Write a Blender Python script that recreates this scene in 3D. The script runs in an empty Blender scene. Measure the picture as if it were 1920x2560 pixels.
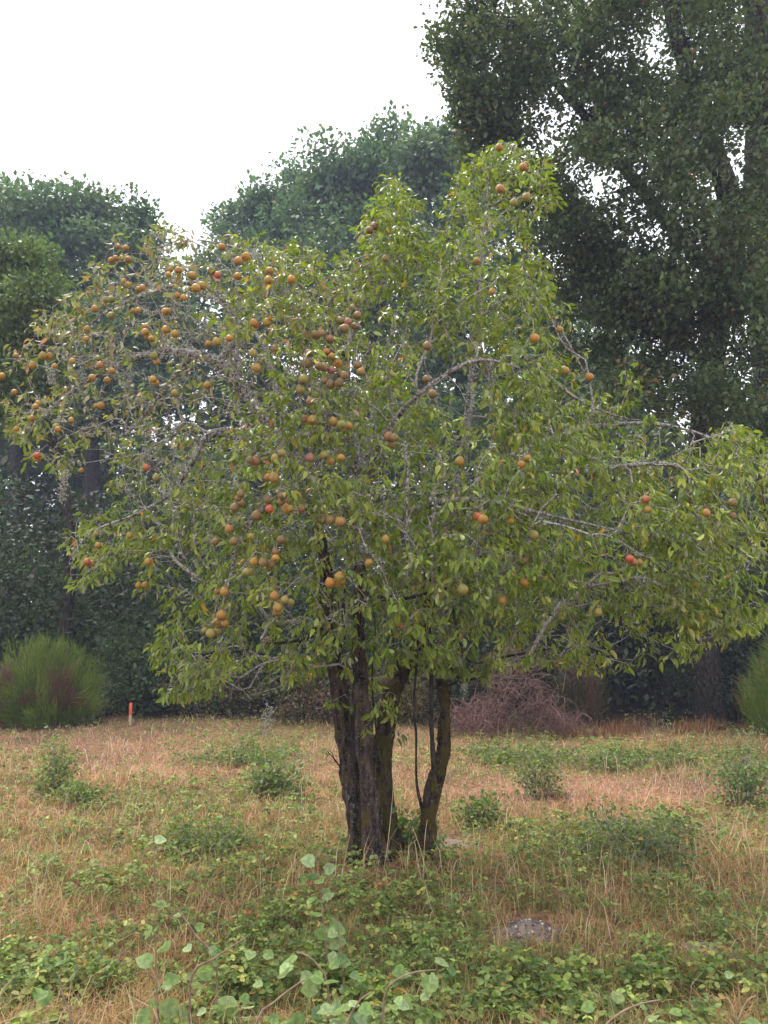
import bpy, math, random
import numpy as np
from mathutils import Vector, Matrix

rng = np.random.default_rng(11)
random.seed(5)
scene = bpy.context.scene
COL = scene.collection

# ---------------------------------------------------------------- camera
CAM_H = 1.6
F = 2050.0                      # focal length in photo pixels (photo 1920 x 2560)
PITCH = math.radians(7.75)
cam_d = bpy.data.cameras.new('camera')
cam_d.sensor_fit = 'VERTICAL'
cam_d.sensor_height = 24.0
cam_d.lens = 24.0 * F / 2560.0
cam_d.clip_start = 0.05
cam_d.clip_end = 800.0
cam = bpy.data.objects.new('camera', cam_d)
COL.objects.link(cam)
cam.location = (0, 0, CAM_H)
cam.rotation_euler = (math.radians(90) + PITCH, 0, 0)
scene.camera = cam

# ---------------------------------------------------------------- world and sun (overcast)
SUN_EL, SUN_AZ = math.radians(64), math.radians(318)   # azimuth clockwise from +Y
world = bpy.data.worlds.new('World')
scene.world = world
world.use_nodes = True
wn, wl = world.node_tree.nodes, world.node_tree.links
wn.clear()
wo = wn.new('ShaderNodeOutputWorld')
bg = wn.new('ShaderNodeBackground')
sky = wn.new('ShaderNodeTexSky')
sky.sky_type = 'NISHITA'
sky.sun_disc = False
sky.sun_elevation = SUN_EL
sky.sun_rotation = SUN_AZ
sky.air_density = 1.0
sky.dust_density = 3.0
mixc = wn.new('ShaderNodeMix'); mixc.data_type = 'RGBA'
mixc.inputs[0].default_value = 0.88                    # closed cloud cover over the clear sky
mixc.inputs[7].default_value = (12.6, 12.7, 13.1, 1)
bg.inputs['Strength'].default_value = 0.10
wl.new(sky.outputs['Color'], mixc.inputs[6])
wl.new(mixc.outputs[2], bg.inputs['Color'])
wl.new(bg.outputs[0], wo.inputs['Surface'])

sun_d = bpy.data.lights.new('sun', 'SUN')
sun_d.energy = 2.4
sun_d.angle = math.radians(16)
sun_d.color = (1.0, 0.94, 0.84)
sun = bpy.data.objects.new('sun', sun_d)
COL.objects.link(sun)
sd = Vector((math.sin(SUN_AZ) * math.cos(SUN_EL), math.cos(SUN_AZ) * math.cos(SUN_EL), math.sin(SUN_EL)))
sun.rotation_euler = sd.to_track_quat('Z', 'Y').to_euler()

scene.view_settings.view_transform = 'Standard'
scene.view_settings.look = 'None'
scene.view_settings.gamma = 1.0
scene.view_settings.use_curve_mapping = False
scene.view_settings.exposure = 0.85
scene.cycles.use_denoising = True
scene.cycles.max_bounces = 8
scene.cycles.diffuse_bounces = 4
scene.cycles.transmission_bounces = 4
scene.cycles.volume_bounces = 1

# ---------------------------------------------------------------- photo pixel <-> place
CP, SP = math.cos(PITCH), math.sin(PITCH)
def P(px, py, Y):
    """point of the place seen at a photo pixel, Y metres ahead"""
    u = (np.asarray(px, float) - 960) / F
    v = (1280 - np.asarray(py, float)) / F
    t = np.asarray(Y, float) / (CP - v * SP)
    return np.stack([u * t, (CP - v * SP) * t, CAM_H + (v * CP + SP) * t], -1)
def G(px, py):
    v = (1280 - py) / F
    t = -CAM_H / (v * CP + SP)
    return np.array([(px - 960) / F * t, (CP - v * SP) * t, 0.0])
def proj(p):
    p = np.asarray(p, float)
    x, y, z = p[..., 0], p[..., 1], p[..., 2] - CAM_H
    d = y * CP + z * SP
    w = -y * SP + z * CP
    return 960 + F * x / d, 1280 - F * w / d, d

# ---------------------------------------------------------------- numpy helpers
def nrm(a):
    return a / np.maximum(np.linalg.norm(a, axis=-1, keepdims=True), 1e-9)
def _h(ix, iy, iz, s):
    n = (ix * 374761393 + iy * 668265263 + iz * 2147483647 + s * 974634777) & 0xffffffff
    n = ((n ^ (n >> 13)) * 1274126177) & 0xffffffff
    return ((n ^ (n >> 16)) & 0xffff) / 65535.0
def noise3(p, scale, seed=0):
    q = np.asarray(p, float) * scale
    i = np.floor(q).astype(np.int64)
    f = q - i
    f = f * f * (3 - 2 * f)
    out = 0
    for dx in (0, 1):
        for dy in (0, 1):
            for dz in (0, 1):
                w = (f[..., 0] if dx else 1 - f[..., 0]) * (f[..., 1] if dy else 1 - f[..., 1]) * (f[..., 2] if dz else 1 - f[..., 2])
                out = out + w * _h(i[..., 0] + dx, i[..., 1] + dy, i[..., 2] + dz, seed)
    return out
def noise2(x, y, scale, seed=0):
    return noise3(np.stack([x, y, np.zeros_like(x)], -1), scale, seed)

def hgt(x, y):
    """height of the ground"""
    x = np.asarray(x, float); y = np.asarray(y, float)
    h = 0.05 * np.sin(x * .5 + 1) * np.sin(y * .42) + (noise2(x, y, 1.3, 3) - .5) * .05 + (noise2(x, y, 4.0, 4) - .5) * .03
    h = h + 0.08 * np.exp(-((x - .03) ** 2 + (y - 5.5) ** 2) / .35)
    h = h + 0.035 * np.maximum(0, y - 12)
    return h - .02

def mesh_from(name, V, faces, col=None, smooth=False):
    """V (n,3); faces: list of int arrays (m,k) with equal k each"""
    me = bpy.data.meshes.new(name)
    me.vertices.add(len(V))
    me.vertices.foreach_set('co', np.ascontiguousarray(V, dtype=np.float32).ravel())
    loops, starts, s = [], [], 0
    for f in faces:
        if len(f) == 0: continue
        k = f.shape[1]
        loops.append(f.ravel())
        starts.append(s + np.arange(len(f)) * k)
        s += f.size
    loops = np.concatenate(loops).astype(np.int32); starts = np.concatenate(starts).astype(np.int32)
    me.loops.add(len(loops)); me.loops.foreach_set('vertex_index', loops)
    me.polygons.add(len(starts)); me.polygons.foreach_set('loop_start', starts)
    if smooth: me.polygons.foreach_set('use_smooth', np.ones(len(starts), bool))
    if col is not None:
        a = me.color_attributes.new('col', 'FLOAT_COLOR', 'POINT')
        c = np.ones((len(V), 4), np.float32); c[:, :3] = col
        a.data.foreach_set('color', c.ravel())
    me.update(calc_edges=True)
    return me

def link(name, me, mat, parent=None, kind=None, label=None, cat=None, group=None, loc=None):
    o = bpy.data.objects.new(name, me)
    COL.objects.link(o)
    if mat is not None and me is not None and len(me.materials) == 0: me.materials.append(mat)
    if parent is not None:
        o.parent = parent
    if loc is not None: o.location = loc
    if kind: o['kind'] = kind
    if label: o['label'] = label
    if cat: o['category'] = cat
    if group: o['group'] = group
    return o
def empty(name, label, cat, loc, group=None):
    o = bpy.data.objects.new(name, None); COL.objects.link(o)
    o.location = [float(v) for v in loc]; o.empty_display_size = .2
    o['label'] = label; o['category'] = cat
    if group: o['group'] = group
    return o

# leaf templates: x = length, y = width, z = normal.  (verts, tri faces)
def leaf_pear():
    # petiole + folded pointed blade, drooping tip
    v = [(0, 0, 0), (.30, .012, .0), (.30, -.012, .0),
         (.28, 0, .01), (.48, .12, .06), (.50, 0, .0), (.48, -.12, .06),
         (.74, .12, .0), (.76, 0, -.07), (.74, -.12, .0), (.97, .0, -.22)]
    f = [(0, 2, 1), (3, 5, 4), (3, 6, 5), (4, 5, 8), (4, 8, 7), (6, 9, 8), (6, 8, 5), (7, 8, 10), (9, 10, 8)]
    return np.array(v, float), np.array(f)
def leaf_oval():
    v = [(0, 0, 0), (.35, .26, .05), (.4, 0, 0), (.35, -.26, .05), (.75, .22, .02), (.75, -.22, .02), (1, 0, -.08)]
    f = [(0, 2, 1), (0, 3, 2), (1, 2, 4), (3, 5, 2), (2, 5, 6), (2, 6, 4)]
    return np.array(v, float), np.array(f)
def leaf_rhomb():
    v = [(0, 0, 0), (.5, .33, .07), (.5, -.33, .07), (1, 0, -.04)]
    f = [(0, 3, 1), (0, 2, 3)]
    return np.array(v, float), np.array(f)
def leaf_oak():
    v = [(0, 0, 0), (.3, .16, .04), (.62, .34, .05), (1, .05, -.06), (.66, -.30, .05), (.32, -.17, .04)]
    f = [(0, 3, 2), (0, 2, 1), (0, 5, 4), (0, 4, 3)]
    return np.array(v, float), np.array(f)
def leaf_round():
    """broad heart-shaped poplar leaf with a short stalk"""
    v = [(0, 0, 0), (.2, .012, 0), (.2, -.012, 0)]
    ang = [0, 32, 70, 110, 148, 180, 212, 250, 290, 328]
    rad = [.56, .42, .42, .44, .46, .36, .46, .44, .42, .42]
    for a, r in zip(ang, rad):
        a = math.radians(a); v.append((.60 + r * math.cos(a), r * math.sin(a), .06 * abs(math.sin(a)) - .06 * max(0, math.cos(a))))
    v.append((.6, 0, -.01))
    c = len(v) - 1
    f = [(0, 2, 1)] + [(c, 3 + i, 3 + (i + 1) % 10) for i in range(10)]
    return np.array(v, float), np.array(f)

def leaf_cloud(O, D, N, S, C, tmpl, colvar=.0):
    """O origins, D length direction, N normal hint, S sizes, C colours -> V, faces, colours"""
    tv, tf = tmpl
    D = nrm(D); Yx = nrm(np.cross(N, D)); Z = np.cross(D, Yx)
    R = np.stack([D, Yx, Z], -1)                       # columns
    V = np.einsum('nij,kj->nki', R, tv) * S[:, None, None] + O[:, None, :]
    k = len(tv)
    Fc = tf[None] + (np.arange(len(O)) * k)[:, None, None]
    Cc = np.repeat(C[:, None, :], k, 1)
    return V.reshape(-1, 3), Fc.reshape(-1, 3), Cc.reshape(-1, 3)

def pick_cols(n, pal, w, jit=.18):
    pal = np.array(pal, float)
    idx = rng.choice(len(pal), n, p=np.array(w) / sum(w))
    c = pal[idx] * (1 + rng.normal(0, jit, (n, 1))) * (1 + rng.normal(0, jit * .3, (n, 3)))
    return np.clip(c, .004, .9)

# ---------------------------------------------------------------- materials
def newmat(name):
    m = bpy.data.materials.new(name); m.use_nodes = True
    m.node_tree.nodes.clear()
    return m, m.node_tree.nodes, m.node_tree.links
def leaf_mat(name, trans=.3, rough=.45, spec=.35, back=(1.5, 1.45, 1.7), tint=(1.1, 1.25, .55), mottle=0):
    m, n, l = newmat(name)
    out = n.new('ShaderNodeOutputMaterial')
    at = n.new('ShaderNodeAttribute'); at.attribute_name = 'col'
    geo = n.new('ShaderNodeNewGeometry')
    bk = n.new('ShaderNodeMix'); bk.data_type = 'RGBA'; bk.blend_type = 'MULTIPLY'
    bk.inputs[7].default_value = (*back, 1)
    l.new(geo.outputs['Backfacing'], bk.inputs[0])
    if mottle:
        tc = n.new('ShaderNodeTexCoord'); nz = n.new('ShaderNodeTexNoise'); nz.inputs['Scale'].default_value = mottle; nz.inputs['Detail'].default_value = 4
        l.new(tc.outputs['Object'], nz.inputs['Vector'])
        mr_ = n.new('ShaderNodeValToRGB'); mr_.color_ramp.elements[0].position = .34; mr_.color_ramp.elements[0].color = (.6, .64, .7, 1)
        mr_.color_ramp.elements[1].position = .66; mr_.color_ramp.elements[1].color = (1.35, 1.28, 1.1, 1)
        l.new(nz.outputs[0], mr_.inputs[0])
        mo_ = n.new('ShaderNodeMix'); mo_.data_type = 'RGBA'; mo_.blend_type = 'MULTIPLY'; mo_.inputs[0].default_value = 1
        l.new(at.outputs['Color'], mo_.inputs[6]); l.new(mr_.outputs[0], mo_.inputs[7])
        at = mo_
    pb = n.new('ShaderNodeBsdfPrincipled')
    pb.inputs['Roughness'].default_value = rough
    pb.inputs['Specular IOR Level'].default_value = spec
    csrc = at.outputs[2] if mottle else at.outputs['Color']
    l.new(csrc, bk.inputs[6]); l.new(bk.outputs[2], pb.inputs['Base Color'])
    tr = n.new('ShaderNodeBsdfTranslucent')
    tm = n.new('ShaderNodeMix'); tm.data_type = 'RGBA'; tm.blend_type = 'MULTIPLY'; tm.inputs[0].default_value = 1
    tm.inputs[7].default_value = (tint[0] * 1.3, tint[1] * 1.3, tint[2] * 1.3, 1)
    l.new(csrc, tm.inputs[6]); l.new(tm.outputs[2], tr.inputs['Color'])
    mx = n.new('ShaderNodeMixShader'); mx.inputs[0].default_value = trans
    l.new(pb.outputs[0], mx.inputs[1]); l.new(tr.outputs[0], mx.inputs[2]); l.new(mx.outputs[0], out.inputs['Surface'])
    return m
def ramp(n, stops):
    r = n.new('ShaderNodeValToRGB'); cr = r.color_ramp
    cr.elements[0].position, cr.elements[0].color = stops[0][0], (*stops[0][1], 1)
    cr.elements[1].position, cr.elements[1].color = stops[-1][0], (*stops[-1][1], 1)
    for p, c in stops[1:-1]:
        e = cr.elements.new(p); e.color = (*c, 1)
    return r
def bark_mat(name, dark, light, lichen, lich_amt, moss=None, moss_amt=0.0, scale=1.0):
    m, n, l = newmat(name)
    out = n.new('ShaderNodeOutputMaterial'); pb = n.new('ShaderNodeBsdfPrincipled')
    tc = n.new('ShaderNodeTexCoord')
    mp = n.new('ShaderNodeMapping'); mp.inputs['Scale'].default_value = (30 * scale, 30 * scale, 9 * scale)
    l.new(tc.outputs['Object'], mp.inputs[0])
    ns = n.new('ShaderNodeTexNoise'); ns.inputs['Scale'].default_value = 1.0; ns.inputs['Detail'].default_value = 5
    l.new(mp.outputs[0], ns.inputs['Vector'])
    rp = ramp(n, [(.38, dark), (.52, [(a + b) / 2 for a, b in zip(dark, light)]), (.64, light)])
    l.new(ns.outputs[0], rp.inputs[0])
    vo = n.new('ShaderNodeTexNoise'); vo.inputs['Scale'].default_value = 60 * scale; vo.inputs['Detail'].default_value = 7; vo.inputs['Roughness'].default_value = .7
    l.new(tc.outputs['Object'], vo.inputs['Vector'])
    lr = ramp(n, [(.60 - lich_amt * .35, (0, 0, 0)), (.72 - lich_amt * .35, (.8, .8, .8))])
    l.new(vo.outputs[0], lr.inputs[0])
    mx = n.new('ShaderNodeMix'); mx.data_type = 'RGBA'
    mx.inputs[7].default_value = (*lichen, 1)
    l.new(lr.outputs[0], mx.inputs[0]); l.new(rp.outputs[0], mx.inputs[6])
    last = mx.outputs[2]
    if moss:
        mo = n.new('ShaderNodeTexNoise'); mo.inputs['Scale'].default_value = 13; mo.inputs['Detail'].default_value = 6
        l.new(tc.outputs['Object'], mo.inputs['Vector'])
        mr = ramp(n, [(.66 - moss_amt * .4, (0, 0, 0)), (.74 - moss_amt * .4, (1, 1, 1))])
        l.new(mo.outputs[0], mr.inputs[0])
        mm = n.new('ShaderNodeMix'); mm.data_type = 'RGBA'; mm.inputs[7].default_value = (*moss, 1)
        l.new(mr.outputs[0], mm.inputs[0]); l.new(last, mm.inputs[6]); last = mm.outputs[2]
    l.new(last, pb.inputs['Base Color'])
    pb.inputs['Roughness'].default_value = .9
    pb.inputs['Specular IOR Level'].default_value = .15
    bp = n.new('ShaderNodeBump'); bp.inputs['Strength'].default_value = 1.0; bp.inputs['Distance'].default_value = .05
    l.new(ns.outputs[0], bp.inputs['Height']); l.new(bp.outputs[0], pb.inputs['Normal'])
    l.new(pb.outputs[0], out.inputs['Surface'])
    return m
def plain_mat(name, c1, c2, scale=12, rough=.9, bump=.4):
    m, n, l = newmat(name)
    out = n.new('ShaderNodeOutputMaterial'); pb = n.new('ShaderNodeBsdfPrincipled')
    tc = n.new('ShaderNodeTexCoord')
    ns = n.new('ShaderNodeTexNoise'); ns.inputs['Scale'].default_value = scale; ns.inputs['Detail'].default_value = 6
    l.new(tc.outputs['Object'], ns.inputs['Vector'])
    rp = ramp(n, [(.35, c1), (.65, c2)]); l.new(ns.outputs[0], rp.inputs[0]); l.new(rp.outputs[0], pb.inputs['Base Color'])
    pb.inputs['Roughness'].default_value = rough; pb.inputs['Specular IOR Level'].default_value = .2
    bp = n.new('ShaderNodeBump'); bp.inputs['Strength'].default_value = bump; bp.inputs['Distance'].default_value = .01
    l.new(ns.outputs[0], bp.inputs['Height']); l.new(bp.outputs[0], pb.inputs['Normal'])
    l.new(pb.outputs[0], out.inputs['Surface'])
    return m

M_PEARLEAF = leaf_mat('pear_leaf', trans=.30, rough=.32, spec=.5, back=(1.55, 1.45, 2.0))
M_LEAF = leaf_mat('wood_leaf', trans=.25, rough=.5, spec=.3)
M_HERB = leaf_mat('herb_leaf', mottle=45, trans=.3, rough=.55, spec=.3, back=(1.2, 1.2, 1.3))
M_GRASS = leaf_mat('grass', trans=.25, rough=.6, spec=.25, back=(1, 1, 1), tint=(1, .95, .7))
M_POPLAR = leaf_mat('poplar_leaf', trans=.3, rough=.5, spec=.35, back=(1.5, 1.35, 1.7), mottle=3.5)
M_LICHEN = leaf_mat('lichen', trans=.15, rough=.95, spec=.05, back=(1, 1, 1), tint=(1, 1, 1))
M_TRUNK = bark_mat('trunk_bark', (.012, .009, .008), (.095, .068, .055), (.26, .25, .21), .12, (.085, .058, .018), .25)
M_MOSSY = bark_mat('mossy_bark', (.012, .009, .007), (.075, .052, .035), (.20, .19, .13), .08, (.062, .050, .012), .52)
M_LIMB = bark_mat('limb_bark', (.05, .042, .038), (.21, .18, .165), (.46, .46, .43), .42)
M_TWIG = bark_mat('twig_bark', (.12, .09, .08), (.27, .21, .19), (.56, .55, .52), .5, scale=1.5)
M_OAKBARK = bark_mat('oak_bark', (.014, .012, .010), (.07, .058, .048), (.14, .14, .11), .08)
M_DEADWOOD = plain_mat('dead_wood', (.085, .045, .038), (.24, .145, .12), 20)
M_STRAW = plain_mat('dry_stalk', (.34, .25, .15), (.52, .42, .29), 30)

# ---------------------------------------------------------------- branching
def tube(points, radii, sides, wob=0.0, seed=0):
    p = np.asarray(points, float); r = np.asarray(radii, float)
    t = np.gradient(p, axis=0) if len(p) > 1 else np.array([[0, 0, 1.]])
    t = nrm(t)
    ref = np.array([.21, .93, .3]) if abs(np.dot(nrm(p[-1] - p[0]), [.21, .93, .3])) < .85 else np.array([.9, .1, .42])
    a = nrm(np.cross(t, ref)); b = np.cross(t, a)
    th = np.arange(sides) * 2 * math.pi / sides
    ring = (np.cos(th)[None, :, None] * a[:, None] + np.sin(th)[None, :, None] * b[:, None])
    rr = np.repeat(r[:, None], sides, 1)
    if wob:
        q = p[:, None] + ring * rr[..., None]
        q2 = q * np.array([1, 1, .35])
        rr = rr * (1 + wob * (noise3(q2, 22, seed) - .5) + wob * 1.1 * (noise3(q2, 9, seed + 1) - .5) + wob * .7 * (noise3(q2, 70, seed + 2) - .5))
    V = (p[:, None] + ring * rr[..., None]).reshape(-1, 3)
    n = len(p); i = np.arange(n - 1)[:, None] * sides; j = np.arange(sides)[None]
    A = i + j; B = i + (j + 1) % sides
    Fq = np.stack([A, B, B + sides, A + sides], -1).reshape(-1, 4)
    return V, Fq
def cat_tubes(tubes):
    Vs, Fs, s = [], [], 0
    for V, Fq in tubes:
        Vs.append(V); Fs.append(Fq + s); s += len(V)
    return np.concatenate(Vs), np.concatenate(Fs)
def smooth_path(pts, step=.06):
    """Catmull-Rom through rows (x,y,z,r)"""
    p = np.asarray(pts, float)
    if len(p) < 2: return p
    q = np.vstack([2 * p[0] - p[1], p, 2 * p[-1] - p[-2]])
    out = []
    for i in range(1, len(q) - 2):
        L = np.linalg.norm(q[i + 1, :3] - q[i, :3]); k = max(2, int(L / step))
        for s in np.arange(k) / k:
            a, b, c, d = q[i - 1], q[i], q[i + 1], q[i + 2]
            out.append(.5 * (2 * b + (c - a) * s + (2 * a - 5 * b + 4 * c - d) * s * s + (3 * b - a - 3 * c + d) * s ** 3))
    out.append(p[-1])
    return np.array(out)

class Skeleton:
    def __init__(self, cap=60000):
        self.p = np.zeros((cap, 3)); self.par = np.full(cap, -1); self.len = np.zeros(cap); self.rmin = np.zeros(cap); self.n = 0
        self.chains = []
    def add(self, pos, par, rmin=0):
        i = self.n; self.p[i] = pos; self.par[i] = par; self.rmin[i] = rmin
        self.len[i] = 0 if par < 0 else self.len[par] + np.linalg.norm(self.p[par] - pos)
        self.n += 1; return i
    def manual(self, pts, start=None, step=.08):
        pts = smooth_path(pts, step)
        par = -1
        if start is None and self.n:
            d = np.linalg.norm(self.p[:self.n] - pts[0, :3], axis=1); par = int(np.argmin(d))
            if d[par] > .5: par = -1
        ids = []
        for q in pts:
            par = self.add(q[:3], par, q[3]); ids.append(par)
        self.chains.append(('manual', ids)); return ids
    def grow(self, targets, step=.1, k=.25, sag=0., curl=.35, nmax=None):
        n0 = self.n
        d = np.min(np.linalg.norm(targets[:, None] - self.p[None, :n0:3], axis=2), axis=1)
        for ti in np.argsort(d):
            T = targets[ti]
            dist = np.linalg.norm(self.p[:self.n] - T, axis=1)
            j = int(np.argmin(dist + k * self.len[:self.n]))
            dd = dist[j]
            if dd < .03: continue
            a = self.p[j]
            pj = self.par[j]
            tan = nrm(a - self.p[pj]) if pj >= 0 else np.array([0, 0, 1.])
            m = max(1, int(round(dd / step)))
            c = a + tan * dd * curl + rng.normal(0, .07 * dd, 3) + np.array([0, 0, sag * dd])
            par = j; ids = [j]
            for s in (np.arange(m) + 1) / m:
                q = (1 - s) ** 2 * a + 2 * s * (1 - s) * c + s * s * T
                if s < 1: q = q + rng.normal(0, .012 * min(1, dd * 2), 3)
                par = self.add(q, par); ids.append(par)
            self.chains.append(('grown', ids))
    def radii(self, tip=.002, e=2.3):
        n = self.n; acc = np.zeros(n); has = np.zeros(n, bool)
        for i in range(n - 1, -1, -1):
            if not has[i]: acc[i] = max(acc[i], tip ** e)
            p = self.par[i]
            if p >= 0: acc[p] += acc[i]; has[p] = True
        r = acc ** (1 / e)
        self.r = np.where(self.rmin[:n] > 0, self.rmin[:n], r)
        return self.r

# ================================================================ STRUCTURE: ground
xs = np.unique(np.concatenate([np.linspace(-90, -12, 30), np.linspace(-12, 12, 160), np.linspace(12, 90, 30)]))
ys = np.unique(np.concatenate([np.linspace(-60, 1, 20), np.linspace(1, 16, 130), np.linspace(16, 100, 36)]))
X, Yg = np.meshgrid(xs, ys, indexing='xy')
V = np.stack([X.ravel(), Yg.ravel(), hgt(X, Yg).ravel()], -1)
nx, ny = len(xs), len(ys)
i = np.arange(ny - 1)[:, None] * nx; j = np.arange(nx - 1)[None]
Fq = np.stack([i + j, i + j + 1, i + j + 1 + nx, i + j + nx], -1).reshape(-1, 4)

def edge_y(x):
    return 13.5 - .12 * (x + 3) + .9 * (noise2(x, x * 0, .8, 15) - .5)
def gauss_px(px, py, spots):
    s = np.zeros_like(px, dtype=float)
    for cx, cy, rx, ry, w in spots:
        s = s + w * np.exp(-((px - cx) / rx) ** 2 - ((py - cy) / ry) ** 2)
    return s
def green_field(x, y):
    """how much green low growth stands at a place of the meadow, 0..1"""
    p = np.stack([x, y, np.zeros_like(x)], -1)
    px, py, d = proj(p)
    g = .30 + .4 * (noise2(x, y, 1.1, 21) - .45) + .55 * (noise2(x, y, 2.9, 22) - .5) + .6 * (noise2(x, y, 6.5, 23) - .5) + .5 * (noise2(x, y, 14, 24) - .5)
    g = g + gauss_px(px, py, [
        (720, 2330, 420, 120, .22), (250, 2480, 300, 110, .08), (900, 2500, 330, 130, .20), (1560, 2540, 420, 80, .08),
        (560, 2080, 260, 60, .25), (620, 1860, 150, 38, .6), (1500, 2120, 210, 65, .35), (140, 2110, 200, 60, .22),
        (1180, 2240, 130, 60, .2), (1250, 1890, 110, 30, .5), (1560, 1890, 150, 35, .5), (1000, 2330, 200, 90, .15),
        (60, 1900, 120, 40, .2), (1650, 2250, 200, 50, .1), (200, 1800, 220, 25, .2), (1840, 1880, 100, 50, .3),
        (1350, 2330, 170, 90, -.35), (1620, 1980, 330, 40, -.5), (300, 1900, 220, 50, -.4), (900, 1930, 300, 30, -.25),
        (1500, 2330, 250, 60, -.15), (100, 2330, 130, 80, -.1), (560, 2200, 200, 40, -.15)])
    return np.clip(g, 0, .85)

gp = V.copy()
gr = green_field(gp[:, 0], gp[:, 1])[:, None]
soil = np.array([.12, .08, .055]); straw = np.array([.28, .165, .105]); grn = np.array([.08, .085, .03])
nn = noise2(gp[:, 0], gp[:, 1], 2.3, 31)[:, None]
gcol = soil * (1 - nn) + straw * nn
gcol = gcol * (1 - .7 * gr) + grn * .7 * gr
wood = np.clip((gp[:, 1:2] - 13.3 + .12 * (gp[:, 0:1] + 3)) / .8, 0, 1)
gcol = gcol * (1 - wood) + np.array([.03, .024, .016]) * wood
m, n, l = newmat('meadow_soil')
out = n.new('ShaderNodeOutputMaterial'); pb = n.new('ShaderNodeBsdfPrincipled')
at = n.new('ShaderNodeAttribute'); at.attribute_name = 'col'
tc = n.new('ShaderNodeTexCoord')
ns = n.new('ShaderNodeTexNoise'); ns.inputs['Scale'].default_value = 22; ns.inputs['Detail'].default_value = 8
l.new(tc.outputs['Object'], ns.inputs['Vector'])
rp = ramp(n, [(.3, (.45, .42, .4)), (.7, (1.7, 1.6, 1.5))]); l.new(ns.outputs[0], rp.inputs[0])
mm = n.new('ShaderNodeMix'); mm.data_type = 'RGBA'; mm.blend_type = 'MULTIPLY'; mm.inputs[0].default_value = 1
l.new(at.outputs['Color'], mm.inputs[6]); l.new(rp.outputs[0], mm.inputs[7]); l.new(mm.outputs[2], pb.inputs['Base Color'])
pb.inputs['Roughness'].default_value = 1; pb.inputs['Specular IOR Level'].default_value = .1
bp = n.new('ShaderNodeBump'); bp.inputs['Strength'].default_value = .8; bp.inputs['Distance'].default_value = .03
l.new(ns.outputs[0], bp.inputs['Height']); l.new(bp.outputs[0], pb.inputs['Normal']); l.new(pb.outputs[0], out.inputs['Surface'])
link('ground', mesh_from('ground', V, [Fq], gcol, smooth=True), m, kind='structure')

# ================================================================ background trees
def foliage_in_lobes(lobes, n_clusters_scale=1.0, carve=.0, seed=0):
    """lobes: (px, py, rx_px, ry_px, Y, depth_m, clusters) -> cluster centres and their lobe centres"""
    cs, cen = [], []
    for cx, cy, rx, ry, Y, dm, n in lobes:
        n = int(n * n_clusters_scale)
        c = P(cx, cy, Y); s = Y / F
        sc = np.array([rx * s, dm, ry * s])
        m = max(4, n // 9)
        u = nrm(rng.normal(0, 1, (m, 3))); rad = rng.uniform(.3, 1.0, (m, 1)) ** .6 * (.68 + .6 * noise3(u + len(cs) * 3.1, 1.9, seed + 8)[:, None])
        bc = c + u * rad * sc; br = rng.uniform(.16, .36, (m, 1)) * sc.mean()
        k_ = rng.integers(0, m, n)
        off = nrm(rng.normal(0, 1, (n, 3))) * rng.uniform(.3, 1, (n, 1)) ** .5 * [1.15, 1.15, .7]
        pts = bc[k_] + off * br[k_]
        pl_ = rng.uniform(0, 1, n) < .38
        v_ = nrm(rng.normal(0, 1, (n, 3))) * rng.uniform(.2, .92, (n, 1)) ** .5
        pts = np.where(pl_[:, None], c + v_ * sc, pts)
        cs.append(pts); cen.append(bc[k_] - [0, 0, .3])
    cs = np.concatenate(cs); cen = np.concatenate(cen)
    if carve > 0:
        keep = noise3(cs, .9, seed + 5) > carve
        cs, cen = cs[keep], cen[keep]
    keep = cs[:, 2] > .3
    return cs[keep], cen[keep]

def leaves_at(cs, cen, per, sigma, size, tmpl, pal, w, up=.9, droop=.2, mono=.5, jit=.2, gap=0.0):
    n = len(cs)
    cnt = rng.poisson(per, n); idx = np.repeat(np.arange(n), cnt); N = len(idx)
    off = np.clip(rng.normal(0, 1, (N, 3)), -1.7, 1.7) * sigma * np.array([1, 1, .6])
    O = cs[idx] + off
    if gap > 0:
        keep = noise3(O, 2.2, 77) > gap
        O, idx, off = O[keep], idx[keep], off[keep]; N = len(O)
    outw = nrm(cs - cen)[idx]
    D = rng.normal(0, .8, (N, 3)) + outw * .5 + nrm(off) * .5 + np.array([0, 0, -droop])
    Nn = rng.normal(0, .55, (N, 3)) + np.array([0, 0, up]) + outw * .35
    S = size * rng.uniform(.65, 1.3, N)
    cc = pick_cols(n, pal, w, jit)
    C = cc[idx] * (1 - mono) + pick_cols(N, pal, w, jit) * mono
    return leaf_cloud(O, D, Nn, S, C, tmpl)

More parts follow.
